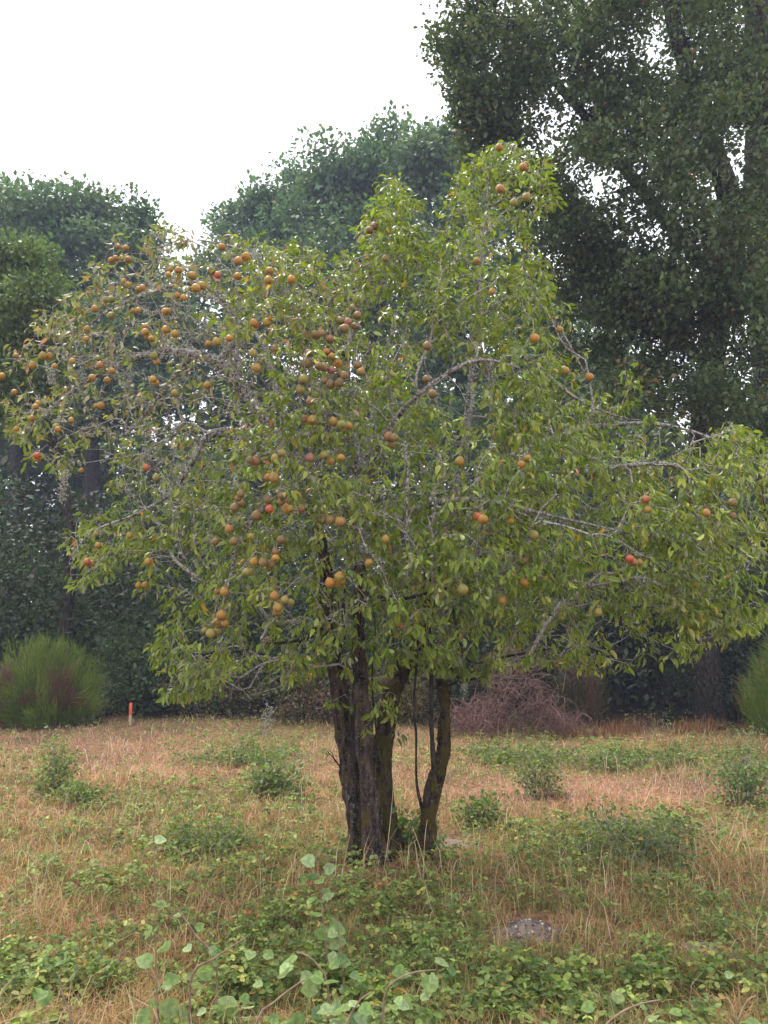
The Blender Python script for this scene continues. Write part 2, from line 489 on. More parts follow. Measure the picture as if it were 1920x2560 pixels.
def wood_tree(name, label, trunk, lobes, per, sigma, size, tmpl, pal, w, limbs=(), group='trees at the wood edge', k=.3, carve=.3, gap=.0, nbr=260, seed=0, droop=.2, push=1.0):
    if push != 1:
        cz = np.array([0, 0, CAM_H])
        trunk = [(*(cz + (np.array(q[:3]) - cz) * push), q[3] * push) for q in trunk]
        lobes = [(a, b_, c, d, Y * push, dm * push, n_) for a, b_, c, d, Y, dm, n_ in lobes]
        sigma *= push; size *= push
    base = np.array(trunk[0][:3], float); base[2] = float(hgt(base[0], base[1]))
    trunk = [(*base - (0, 0, .1), trunk[0][3])] + list(trunk[1:])
    root = empty(name, label, 'tree', base, group)
    sk = Skeleton(40000)
    ids = [sk.manual([list(q) for q in trunk], step=.35)]
    for L in limbs: ids.append(sk.manual([list(q) for q in L], step=.3))
    cs, cen = foliage_in_lobes(lobes, carve=carve, seed=seed)
    sub = cs[rng.permutation(len(cs))[:nbr]]
    sk.grow(sub, step=.35, k=k)
    r = sk.radii(tip=.006, e=2.4)
    for t, idl in enumerate(ids):
        Vt, Ft = tube(sk.p[idl] - base, r[idl], 14, .25, seed + t)
        link('trunk' if t == 0 else 'limb', mesh_from('trunk' if t == 0 else 'limb', Vt, [Ft], smooth=True), M_OAKBARK, root)
    tb = [tube(sk.p[c] - base, np.minimum(r[c], .09), 5) for kd, c in sk.chains if kd == 'grown']
    Vt, Ft = cat_tubes(tb)
    link('branches', mesh_from('branches', Vt, [Ft], smooth=True), M_OAKBARK, root, kind='stuff')
    Vl, Fl, Cl = leaves_at(cs, cen, per, sigma, size, tmpl, pal, w, gap=gap, droop=droop)
    link('crown', mesh_from('crown', Vl - base, [Fl], Cl), M_LEAF, root, kind='stuff')
    return root

def gz(px, Y):    # a foot on the ground at pixel column px, Y ahead
    x = (px - 960) / F * Y * 1.0
    return x, Y, float(hgt(x, Y))

OAK = leaf_oak(); RH = leaf_rhomb(); OV = leaf_oval()
PAL_OAK = [(.055, .085, .032), (.085, .12, .042), (.04, .06, .026), (.14, .165, .075), (.25, .12, .05)]
W_OAK = [4, 4, 3, 1.6, .12]
PAL_ASH = [(.075, .13, .055), (.10, .165, .065), (.055, .095, .05), (.15, .20, .09)]
PAL_LIGHT = [(.12, .175, .05), (.10, .15, .045), (.07, .11, .04), (.17, .20, .07)]

def pt(px, py, Y, r): return (*P(px, py, Y), r)

# the tall oak that fills the right of the picture (nearest big tree)
b = gz(1760, 13.4)
wood_tree('oak_tree', 'tall dark oak filling the upper right, its leaning trunk showing among the leaves',
    [(b[0], b[1], b[2], .24), pt(1750, 1500, 13.0, .22), pt(1760, 1100, 13.0, .24), pt(1790, 800, 13.0, .22), pt(1835, 560, 12.9, .20), pt(1770, 340, 12.8, .17), pt(1700, 120, 12.6, .13), pt(1640, -150, 12.4, .09)],
    [(1330, 60, 230, 150, 12.2, 1.4, 120), (1250, 200, 160, 170, 12.0, 1.2, 90), (1420, 330, 210, 150, 12.0, 1.3, 105), (1600, 150, 260, 200, 11.6, 1.6, 150),
     (1850, 60, 200, 200, 12.2, 1.8, 130), (1820, 420, 190, 170, 11.6, 1.4, 120), (1560, 480, 200, 160, 11.6, 1.3, 120), (1330, 520, 150, 110, 12.2, 1.0, 60),
     (1720, 650, 240, 150, 11.3, 1.4, 150), (1400, 650, 150, 110, 12.3, 1.0, 60), (1620, 830, 150, 90, 11.4, 1.1, 80), (1830, 860, 170, 140, 11.2, 1.3, 110),
     (1700, 960, 150, 70, 11.3, 1.0, 60), (1500, -150, 350, 150, 12.4, 1.8, 90), (1900, 1080, 90, 110, 11.2, 1.0, 55), (1560, 970, 110, 70, 11.5, .9, 40), (1560, 720, 130, 90, 12.2, 1, 75), (1480, 590, 120, 80, 12.2, 1, 55), (1200, 90, 130, 120, 12.2, 1.1, 62), (1230, 330, 100, 90, 12.2, 1, 42), (1480, 860, 120, 80, 12.4, 1, 50), (1700, 300, 150, 120, 12.2, 1.2, 70), (1640, 890, 120, 70, 12.6, 1, 55), (1560, 840, 110, 60, 12.8, .9, 45), (1860, 900, 110, 90, 12.6, 1, 50), (1860, 620, 110, 110, 12.6, 1, 50), (1440, 470, 110, 70, 12.6, .9, 34), (1860, 240, 110, 120, 12.0, 1, 50)],
    84, .22, .086, OAK, PAL_OAK, W_OAK,
    limbs=[[pt(1790, 700, 13.0, .12), pt(1640, 520, 12.6, .10), pt(1530, 380, 12.4, .085), pt(1470, 300, 12.3, .075), pt(1370, 180, 12.2, .06), pt(1290, 60, 12.1, .04)],
           [pt(1760, 900, 13.0, .10), pt(1640, 800, 12.3, .07), pt(1500, 660, 12.0, .05), pt(1380, 560, 12.0, .03)],
           [pt(1820, 600, 13, .1), pt(1900, 420, 12.4, .08), pt(1930, 200, 12.2, .06), pt(1900, 20, 12, .04)]],
    carve=.33, gap=.38, nbr=330, seed=1)
b = gz(1990, 14.5)
wood_tree('oak_tree', 'thick dark oak trunk standing at the right edge behind the leaning oak',
    [(b[0], b[1], b[2], .42), pt(1960, 1300, 14.5, .38), pt(1925, 800, 14.5, .34), pt(1905, 330, 14.5, .31), pt(1895, 0, 14.4, .25), pt(1880, -300, 14.4, .15)],
    [(1900, -150, 300, 250, 14.5, 2, 120), (2080, 300, 200, 300, 14.5, 2, 90), (1960, 700, 160, 160, 14.0, 1.5, 70), (2050, 1000, 200, 200, 14, 1.6, 80), (1700, 100, 160, 160, 14.6, 1.5, 45)],
    60, .26, .11, OAK, PAL_OAK, W_OAK, carve=.32, gap=.3, nbr=160, seed=2)
# trees behind, between the oaks and the middle of the picture
b = gz(1180, 19)
wood_tree('ash_tree', 'bushy green tree behind the tip of the pear tree, left of the tall oak',
    [(b[0], b[1], b[2], .2), pt(1160, 1200, 19, .17), pt(1150, 800, 19, .13), pt(1140, 450, 19, .06)],
    [(1130, 470, 120, 130, 19, 1.5, 95), (1050, 430, 75, 80, 19, 1, 45), (1200, 620, 170, 160, 18.5, 1.8, 110), (1080, 700, 170, 170, 18.5, 1.8, 110), (1250, 850, 180, 150, 18, 1.6, 80), (1400, 830, 130, 110, 18.5, 1.5, 80), (1500, 970, 150, 110, 18.5, 1.5, 95), (1380, 1000, 140, 100, 18.5, 1.5, 70), (1130, 1000, 230, 200, 18, 1.8, 110)],
    62, .25, .14, RH, PAL_ASH, [3, 3, 2, 1.3], carve=.25, gap=.2, nbr=160, seed=3, push=1.45)
b = gz(900, 21)
wood_tree('ash_tree', 'tall blue green tree, its rounded top in the middle of the skyline',
    [(b[0], b[1], b[2], .24), pt(910, 1200, 21, .2), pt(930, 800, 21, .15), pt(960, 450, 21, .06)],
    [(960, 440, 95, 105, 21, 1.5, 85), (880, 480, 110, 100, 21, 1.5, 90), (800, 530, 90, 80, 21, 1.3, 60), (920, 640, 200, 140, 20.5, 2, 150), (800, 760, 210, 160, 20, 2, 150), (950, 900, 200, 160, 20, 1.8, 110), (1020, 480, 60, 60, 21, 1, 28)],
    62, .26, .15, RH, PAL_ASH, [3, 3, 2, 1.3], carve=.25, gap=.2, nbr=160, seed=4, push=1.45)
b = gz(640, 23)
wood_tree('ash_tree', 'lower loose topped tree left of the skyline middle, beside the gap of sky',
    [(b[0], b[1], b[2], .2), pt(650, 1200, 23, .17), pt(660, 800, 23, .12), pt(690, 500, 23, .05)],
    [(690, 510, 85, 75, 23, 1.3, 55), (610, 560, 100, 65, 23, 1.3, 60), (740, 455, 40, 55, 23, .8, 14), (660, 680, 190, 130, 22.5, 2, 120), (550, 760, 150, 130, 22, 1.8, 90), (640, 900, 220, 160, 22, 2, 110)],
    62, .26, .15, RH, PAL_ASH, [3, 3, 2, 1.3], carve=.25, gap=.25, nbr=150, seed=5, push=1.45)
# left group
b = gz(240, 20)
wood_tree('ash_tree', 'broad dark tree at the left, its ragged top against the white sky',
    [(b[0], b[1], b[2], .24), pt(230, 1250, 20, .2), pt(230, 900, 20, .15), pt(215, 560, 20, .06)],
    [(190, 540, 100, 85, 20, 1.4, 80), (300, 565, 85, 80, 20, 1.3, 70), (240, 680, 170, 120, 19.5, 2, 140), (120, 620, 130, 120, 20, 1.8, 110), (330, 750, 130, 120, 19.5, 1.6, 100), (370, 640, 50, 60, 20, 1, 18), (250, 880, 200, 120, 19, 1.8, 150), (300, 990, 170, 90, 19.5, 1.6, 110), (130, 960, 120, 90, 20, 1.5, 80), (390, 900, 160, 150, 19.5, 1.6, 80)],
    62, .25, .14, RH, PAL_ASH, [3, 3, 2, 1], carve=.24, gap=.18, nbr=170, seed=6, push=1.45)
b = gz(30, 21)
wood_tree('ash_tree', 'dark tree cut off by the left edge of the picture, behind the paler bushy tree',
    [(b[0], b[1], b[2], .24), pt(40, 1250, 21, .2), pt(50, 900, 21, .15), pt(60, 560, 21, .06)],
    [(60, 575, 110, 95, 21, 1.5, 90), (-60, 600, 110, 110, 21, 1.5, 80), (20, 700, 160, 130, 20.5, 1.8, 110), (-100, 800, 160, 160, 20, 1.8, 70), (20, 900, 150, 120, 20.5, 1.8, 80)],
    62, .25, .14, RH, PAL_ASH, [3, 3, 2, 1], carve=.24, gap=.18, nbr=130, seed=7, push=1.45)
b = gz(160, 15)
wood_tree('willow_tree', 'paler green bushy tree at the left edge with a thin leaning trunk below',
    [(b[0], b[1], b[2], .12), pt(175, 1400, 15, .10), pt(150, 1180, 15, .09), pt(120, 1050, 15, .07), pt(80, 850, 15, .05), pt(50, 700, 15, .03)],
    [(40, 680, 90, 90, 15, 1.1, 100), (60, 820, 110, 110, 14.7, 1.2, 120), (20, 950, 110, 90, 14.7, 1.1, 80), (-60, 800, 90, 160, 15, 1.1, 60), (110, 950, 60, 60, 14.8, .7, 30), (40, 1060, 80, 40, 14.8, .6, 16)],
    60, .22, .095, RH, PAL_LIGHT, [2, 3, 3, 1], carve=.2, gap=.15, nbr=130, seed=8)
# closing trees in the second row, darker and lower in the picture
rowspec = [(-250, 24, 8.0, 'outermost broad tree beyond the left edge'), (470, 25, 6.8, 'dark tree in the second row under the gap of sky'), (1420, 24, 5.4, 'low dark tree in the second row behind the tall oak'),
           (2150, 20, 9.0, 'outermost dark tree beyond the right edge')]
for q, (px, Y, H, lab) in enumerate(rowspec):
    b = gz(px, Y); x0 = b[0]
    def wl_(dx, z, rx, rz, dm, nn_): 
        a, c, _ = proj(np.array([x0 + dx, Y, z])); return (float(a), float(c), rx / Y * F, rz / Y * F, Y, dm, nn_)
    wood_tree('ash_tree', lab, [(x0, Y, b[2], .2), (x0 + .1, Y, H * .5, .15), (x0, Y, H * .85, .06)],
        [wl_(0, H * .82, 1.6, H * .18, 1.5, 90), wl_(-1.2, H * .6, 1.8, H * .2, 1.6, 100), wl_(1.3, H * .55, 1.8, H * .2, 1.6, 100), wl_(0, H * .35, 2.4, H * .2, 1.8, 110)],
        42, .36, .19, RH, PAL_ASH, [3, 3, 2, .6], carve=.2, gap=.15, nbr=90, seed=20 + q)

# ---------------------------------------------------------------- the wood behind: a mass of leaves nobody could count
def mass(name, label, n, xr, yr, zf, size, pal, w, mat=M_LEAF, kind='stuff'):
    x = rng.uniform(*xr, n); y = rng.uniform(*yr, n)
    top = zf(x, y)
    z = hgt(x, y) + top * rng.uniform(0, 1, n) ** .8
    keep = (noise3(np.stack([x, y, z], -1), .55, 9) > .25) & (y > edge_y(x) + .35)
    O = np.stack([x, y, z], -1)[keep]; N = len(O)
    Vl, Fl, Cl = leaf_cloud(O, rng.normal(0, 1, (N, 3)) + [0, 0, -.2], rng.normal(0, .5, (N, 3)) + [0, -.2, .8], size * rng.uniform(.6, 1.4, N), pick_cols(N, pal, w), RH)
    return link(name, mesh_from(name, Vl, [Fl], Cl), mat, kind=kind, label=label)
def topf(x, y):
    a, c, _ = proj(np.stack([x, y, np.zeros_like(x)], -1))
    t = 10.5 + 2.2 * (noise2(x, y, .35, 12) - .5)
    t = t - 3.2 * np.exp(-((a - 1780) / 90) ** 2)
    return t
mass('distant_wood', 'dark wood closing the view behind the first trees', 95000, (-30, 32), (31, 38), topf, .42, PAL_OAK, W_OAK)
def topu(x, y): return 3.6 + 2.6 * (noise2(x, y, .5, 14) - .5)
mass('undergrowth', 'dark shady undergrowth inside the wood', 115000, (-14, 15), (12.6, 20), topu, .11, [(.02, .032, .014), (.03, .045, .018), (.038, .032, .018)], [3, 2, 1])  # leaf colours deepened so the wood's dark shade is partly painted in

# trunks one can tell apart inside the wood
for q, (px, Y, rr, lean) in enumerate([(330, 17, .07, .3), (520, 18, .09, -.2), (1530, 15.5, .08, .3), (1660, 15, .10, -.25), (1240, 17, .08, .2)]):
    x, y, z = gz(px, Y)
    labs = ['slim dark trunk in the wood left of the pear tree', 'second slim trunk in the wood, nearer the pear tree', 'thin shaded trunk right of the dead brush pile', 'darker trunk in the deep shade under the oak', 'slim trunk behind the dead brush pile']
    rt = empty('forest_tree', labs[q], 'tree', (x, y, z), 'shaded trunks inside the wood')
    pts = smooth_path([(0, 0, -.1, rr * 1.2), (lean * .2, 0, 1.2, rr), (lean * .7, .1, 2.8, rr * .85), (lean, .2, 5, rr * .6)], .3)
    Vt, Ft = tube(pts[:, :3], pts[:, 3], 10, .25, q)
    link('trunk', mesh_from('trunk', Vt, [Ft], smooth=True), M_OAKBARK, rt)
    sk = Skeleton(3000); sk.manual([list(p_) for p_ in pts], step=.4)
    tg = np.stack([rng.normal(lean * .7, .7, 26), rng.normal(0, .7, 26), rng.uniform(1.4, 5.2, 26)], -1)
    sk.grow(tg, step=.3); r = sk.radii(tip=.006)
    Vt, Ft = cat_tubes([tube(sk.p[c], np.minimum(r[c], .03), 4) for kd, c in sk.chains if kd == 'grown'])
    link('branches', mesh_from('branches', Vt, [Ft], smooth=True), M_OAKBARK, rt, kind='stuff')
    Vl, Fl, Cl = leaves_at(tg[tg[:, 2] > 2.2], tg[tg[:, 2] > 2.2] * [0, 0, 1], 40, .25, .12, RH, PAL_OAK, W_OAK)
    link('crown', mesh_from('crown', Vl, [Fl], Cl), M_LEAF, rt, kind='stuff')

# ---------------------------------------------------------------- bushes along the edge of the wood
GS = 'small shrubs in the meadow'
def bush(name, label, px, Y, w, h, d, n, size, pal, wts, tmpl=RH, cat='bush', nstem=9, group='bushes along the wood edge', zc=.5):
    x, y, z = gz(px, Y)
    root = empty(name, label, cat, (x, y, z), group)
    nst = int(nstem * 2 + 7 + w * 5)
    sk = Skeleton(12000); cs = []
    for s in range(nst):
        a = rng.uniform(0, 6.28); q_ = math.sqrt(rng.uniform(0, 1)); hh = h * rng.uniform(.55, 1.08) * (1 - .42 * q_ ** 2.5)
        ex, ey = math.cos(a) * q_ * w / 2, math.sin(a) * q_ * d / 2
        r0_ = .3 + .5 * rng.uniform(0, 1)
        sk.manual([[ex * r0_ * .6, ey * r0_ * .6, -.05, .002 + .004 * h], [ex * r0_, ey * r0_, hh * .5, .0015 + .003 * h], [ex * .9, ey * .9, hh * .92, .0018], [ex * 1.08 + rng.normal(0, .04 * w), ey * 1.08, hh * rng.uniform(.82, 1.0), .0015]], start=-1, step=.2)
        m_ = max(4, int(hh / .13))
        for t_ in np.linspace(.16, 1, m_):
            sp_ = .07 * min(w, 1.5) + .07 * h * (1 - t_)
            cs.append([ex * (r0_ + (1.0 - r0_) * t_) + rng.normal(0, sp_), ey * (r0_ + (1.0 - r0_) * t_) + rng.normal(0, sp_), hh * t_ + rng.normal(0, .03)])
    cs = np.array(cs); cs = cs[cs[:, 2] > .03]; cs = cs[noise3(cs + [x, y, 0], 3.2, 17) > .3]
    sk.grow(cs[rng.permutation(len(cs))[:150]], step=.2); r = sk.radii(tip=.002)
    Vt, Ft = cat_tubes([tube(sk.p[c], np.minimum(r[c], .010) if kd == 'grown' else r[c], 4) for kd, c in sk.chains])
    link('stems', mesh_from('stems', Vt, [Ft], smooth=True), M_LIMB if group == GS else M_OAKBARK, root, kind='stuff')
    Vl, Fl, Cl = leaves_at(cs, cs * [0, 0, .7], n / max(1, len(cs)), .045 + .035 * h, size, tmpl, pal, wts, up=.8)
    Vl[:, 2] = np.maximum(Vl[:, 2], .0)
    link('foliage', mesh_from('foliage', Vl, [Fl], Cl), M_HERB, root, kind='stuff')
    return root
PAL_BUSH = [(.065, .115, .045), (.09, .14, .055), (.045, .08, .035), (.14, .17, .09)]
WB = [3, 3, 2, 1]
bush('elder_bush', 'dark green bush in the shade, left of the pear tree and behind the broom', 330, 14.6, 1.7, 1.6, 1.4, 5200, .075, PAL_BUSH, WB)
bush('hazel_bush', 'tall dark bush at the left behind the broom bush', 70, 16.0, 3.6, 3.1, 2, 13000, .10, PAL_BUSH, WB)
bush('hazel_bush', 'tall bush behind the lower left branches of the pear tree', 480, 15.6, 2.6, 2.7, 1.8, 8000, .09, PAL_BUSH, WB)
bush('hazel_bush', 'tall leafy bush behind the pear tree trunks, left side', 700, 15.8, 2.8, 3.0, 1.8, 8000, .09, PAL_BUSH, WB)
bush('hazel_bush', 'leafy bush straight behind the mossy pear trunk', 1010, 15.8, 3.0, 2.9, 1.8, 8000, .09, PAL_BUSH, WB)
bush('hazel_bush', 'dark bush above and behind the dead brush pile', 1330, 15.6, 2.8, 2.9, 1.8, 7000, .09, PAL_BUSH, WB)
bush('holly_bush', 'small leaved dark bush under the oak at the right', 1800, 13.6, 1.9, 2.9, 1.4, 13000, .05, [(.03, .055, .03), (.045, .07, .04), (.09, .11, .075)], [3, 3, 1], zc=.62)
bush('hazel_bush', 'very dark bush in the deep shade between brush pile and oak', 1560, 16.4, 3.0, 2.8, 1.8, 6000, .10, [(.02, .035, .018), (.03, .045, .022)], [1, 1])  # far darker leaf colours than the other hazels, deep shade put into the palette
bush('bramble_bush', 'low greyish bramble in front of the broom bush', 190, 13.2, 1.3, .45, .7, 2300, .05, [(.08, .11, .05), (.13, .15, .09), (.06, .08, .04)], [2, 2, 2])
bush('bramble_bush', 'low bramble between the broom bush and the orange stake', 255, 13.9, .9, .7, .7, 2000, .05, [(.08, .11, .05), (.13, .15, .09), (.06, .08, .04)], [2, 2, 2])
bush('bramble_bush', 'mixed bramble with reddish leaves behind the left pear branches', 560, 14.4, 2.4, .95, 1, 4200, .055, [(.07, .10, .04), (.12, .13, .06), (.22, .09, .06), (.17, .11, .07)], [3, 2, 1, 1])
bush('bramble_bush', 'reddish brown bramble tangle directly left of the pear trunks', 760, 13.6, 1.5, 1.1, 1, 2600, .05, [(.07, .10, .04), (.20, .10, .07), (.16, .10, .07)], [2, 1.5, 2])
bush('bramble_bush', 'olive bramble seen between the pear trunks', 1010, 13.8, 1.5, 1.1, 1, 2800, .05, [(.08, .10, .035), (.16, .13, .05), (.20, .10, .07)], [2, 2, 1])

# broom: fine upright green stems
def broom(name, label, px, Y, w, h, d, n, pal, wts, brown=.14):
    x, y, z = gz(px, Y)
    root = empty(name, label, 'bush', (x, y, z), 'broom bushes at the wood edge')
    ns_ = 150
    th = rng.uniform(0, 6.28, ns_); q_ = np.sqrt(rng.uniform(0, 1, ns_)); hs = h * rng.uniform(.35, 1.08, ns_) * (1 - .5 * q_ ** 2.2)
    tipx, tipy = np.cos(th) * q_ * w / 2, np.sin(th) * q_ * d / 2
    si = rng.integers(0, ns_, n); tt = rng.uniform(.04, 1, n) ** .75
    O = np.stack([tipx[si] * (.62 + .38 * tt), tipy[si] * (.62 + .38 * tt), hs[si] * tt * .86], -1) + rng.normal(0, .055, (n, 3)) * [1, 1, .7]
    lump = noise3(O + [x, y, 0], 2.6, 44); ht = O[:, 2]
    D = np.stack([tipx[si] / w * 1.3, tipy[si] / d * 1.3, np.full(n, 1.0)], -1) + rng.normal(0, .30, (n, 3)) + rng.normal(0, .25, (ns_, 3))[si]
    tv = np.array([(0, .5, 0), (0, -.5, 0), (.5, .4, 0), (.5, -.4, 0), (1, 0, 0)]); tf = np.array([(0, 1, 2), (1, 3, 2), (2, 3, 4)])
    L = rng.uniform(.10, .26, n) * h / 1.5
    D = nrm(D); Yx = nrm(np.cross(rng.normal(0, 1, (n, 3)), D)); Z = np.cross(D, Yx)
    W = .006
    Vv = O[:, None] + D[:, None] * (tv[None, :, 0:1] * L[:, None, None]) + Yx[:, None] * (tv[None, :, 1:2] * W)
    C = pick_cols(n, pal, wts)
    br = (lump > .86 - brown - .15) & (ht < h * .62)
    C[br] = pick_cols(int(br.sum()), [(.20, .12, .07), (.14, .09, .06)], [1, 1])
    Ff = tf[None] + (np.arange(n) * 5)[:, None, None]
    link('foliage', mesh_from('foliage', Vv.reshape(-1, 3), [Ff.reshape(-1, 3)], np.repeat(C[:, None], 5, 1).reshape(-1, 3)), M_GRASS, root, kind='stuff')
    tb = []
    for s in range(46):
        a = rng.uniform(0, 6.28); r2 = math.sqrt(rng.uniform(0, 1)); e = np.array([math.cos(a) * r2 * w / 2 * .8, math.sin(a) * r2 * d / 2 * .8, h * rng.uniform(.5, .85)])
        pp = smooth_path([(e[0] * .5, e[1] * .5, -.05, .012), (e[0] * .7, e[1] * .7, e[2] * .5, .009), (*e, .003)], .2)
        tb.append(tube(pp[:, :3], pp[:, 3], 4))
    Vt, Ft = cat_tubes(tb)
    link('stems', mesh_from('stems', Vt, [Ft], smooth=True), M_DEADWOOD, root, kind='stuff')
PAL_BROOM = [(.13, .20, .025), (.17, .24, .035), (.095, .15, .025), (.22, .24, .05)]
broom('broom_bush', 'bright green feathery broom bush at the left, brown inside', 115, 13.0, 1.95, 1.5, 1.3, 34000, PAL_BROOM, [3, 3, 2, 1])
broom('broom_bush', 'yellow green broom bush cut off by the right edge', 1950, 12.0, 1.25, 1.6, 1.0, 17000, PAL_BROOM, [3, 3, 2, 1], brown=.05)
broom('broom_bush', 'thin olive broom stems standing right of the dead brush pile', 1440, 13.8, .8, 1.5, .8, 4200, [(.06, .08, .025), (.11, .10, .04)], [1, 1])

# ---------------------------------------------------------------- pile of dead brush
x, y, z = gz(1275, 12.5)
bp_root = empty('brush_pile', 'tangled pile of dead reddish brown branches right of the pear trunks', 'brush pile', (x, y, z))
small = []
for q in range(700):
    big = q < 46
    hx_ = rng.uniform(-.85, .85); hy_ = rng.uniform(-.45, .45)
    top = 1.15 * math.exp(-((hx_ - .05) / .62) ** 2) * (.75 + .5 * math.sin(hx_ * 5.1 + 1.2)) + .18
    s = np.array([hx_, hy_, rng.uniform(.02, max(.06, top))])
    a2 = rng.uniform(0, 6.28); L = rng.uniform(.2, .75)
    mid = s + np.array([math.cos(a2) * L * .45, math.sin(a2) * L * .3, rng.uniform(-.05, .28)])
    e = mid + np.array([math.cos(a2) * L * .4, math.sin(a2) * L * .3, -rng.uniform(-.1, .5)])
    mid[2] = max(.02, min(mid[2], 1.2)); e[2] = max(e[2], .02)
    rr = rng.uniform(.008, .013) if big else rng.uniform(.003, .006)
    pp = smooth_path([(*s, rr), (*mid, rr * .8), (*e, rr * .4)], .12)
    pp[:, :3] += rng.normal(0, .012, (len(pp), 3))
    tb = tube(pp[:, :3], pp[:, 3], 4)
    if big: link('branch', mesh_from('branch', tb[0], [tb[1]], smooth=True), M_DEADWOOD, bp_root)
    else: small.append(tb)
Vt, Ft = cat_tubes(small)
link('twigs', mesh_from('twigs', Vt, [Ft], smooth=True), M_DEADWOOD, bp_root, kind='stuff')

# orange stake
x, y, z = gz(341, 13.1)
m_or, n, l = newmat('orange_paint')
out = n.new('ShaderNodeOutputMaterial'); pb = n.new('ShaderNodeBsdfPrincipled'); tc = n.new('ShaderNodeTexCoord')
ns = n.new('ShaderNodeTexNoise'); ns.inputs['Scale'].default_value = 40; l.new(tc.outputs['Object'], ns.inputs['Vector'])
rp = ramp(n, [(.3, (.55, .07, .03)), (.7, (.75, .13, .06))]); l.new(ns.outputs[0], rp.inputs[0]); l.new(rp.outputs[0], pb.inputs['Base Color'])
pb.inputs['Roughness'].default_value = .6; l.new(pb.outputs[0], out.inputs['Surface'])
st = empty('marker_stake', 'small wooden stake with an orange painted top at the wood edge', 'stake', (x, y, z))
def box(w, d, z0, z1, taper=1.0, bev=.004):
    V, Fq = [], []
    rings = [(z0, .25 * taper), (z0 + .05, taper), (z1 - bev, 1.0), (z1, .82)]
    th = [(-1, -1), (1, -1), (1, 1), (-1, 1)]
    for zz, s in rings:
        for a, b_ in th: V.append((a * w / 2 * s, b_ * d / 2 * s, zz))
    for k in range(3):
        for q in range(4): Fq.append((k * 4 + q, k * 4 + (q + 1) % 4, k * 4 + 4 + (q + 1) % 4, k * 4 + 4 + q))
    Fq.append((12, 13, 14, 15)); Fq.append((3, 2, 1, 0))
    return np.array(V), np.array(Fq)
Vb, Fb = box(.035, .035, -.15, .16)
link('post', mesh_from('post', Vb, [Fb]), M_STRAW, st)
Vb, Fb = box(.040, .040, .155, .34); Vb[:4, :2] *= 4; Vb[:8, 2] = np.where(np.arange(8) < 4, .155, .16); 
link('painted_top', mesh_from('painted_top', Vb, [Fb]), m_or, st)

# ================================================================ THE PEAR TREE
BASE = G(960, 2190)
Y0 = float(BASE[1])
BASE[2] = float(hgt(BASE[0], BASE[1]))
def pl(rows): return [[*P(a, b, Y0 + dy), r] for a, b, dy, r in rows]
STEMS = [
 [(925,2215,0,.12),(914,2150,0,.10),(902,2076,0,.076),(892,2000,0,.066),(882,1940,0,.064),(870,1850,0,.062),(854,1740,0,.060),(834,1650,0,.056),(812,1560,.05,.049),(815,1450,.1,.046),(790,1300,.1,.042),(740,1150,0,.04),(670,1060,-.1,.038),(600,965,-.15,.036),(545,905,-.2,.034),(480,885,-.2,.028),(400,880,-.2,.022),(300,910,-.15,.016),(200,965,-.1,.011),(140,1010,-.1,.006)],
 [(948,2225,-.08,.105),(940,2150,-.09,.088),(932,2076,-.10,.074),(926,2000,-.11,.066),(922,1940,-.12,.060),(913,1850,-.12,.058),(904,1750,-.12,.054),(896,1600,-.1,.048),(902,1480,-.1,.043),(900,1350,0,.04),(905,1200,.05,.036),(880,1050,.05,.03),(865,900,.1,.026),(900,780,.1,.018),(940,660,.1,.012),(985,560,.05,.008),(1005,490,0,.004)],
 [(990,2215,.04,.15),(978,2150,.05,.125),(964,2076,.06,.092),(956,2000,.07,.074),(955,1940,.08,.066),(962,1850,.12,.062),(980,1740,.18,.059),(1016,1670,.25,.054),(1048,1580,.3,.050),(1090,1420,.3,.042),(1130,1280,.25,.037),(1160,1120,.2,.033),(1180,950,.2,.028),(1190,800,.2,.022),(1205,650,.15,.017),(1215,520,.1,.012),(1225,430,.1,.007),(1240,375,.1,.004)],
 [(1042,2225,.02,.085),(1054,2150,.02,.062),(1065,2090,0,.050),(1074,2020,0,.050),(1094,1930,.05,.051),(1108,1860,.05,.044),(1112,1750,.1,.036),(1105,1650,.1,.032),(1120,1520,.1,.03),(1180,1380,0,.028),(1280,1270,-.1,.026),(1400,1200,-.2,.022),(1530,1170,-.25,.018),(1660,1160,-.3,.013),(1780,1200,-.3,.007)],
]
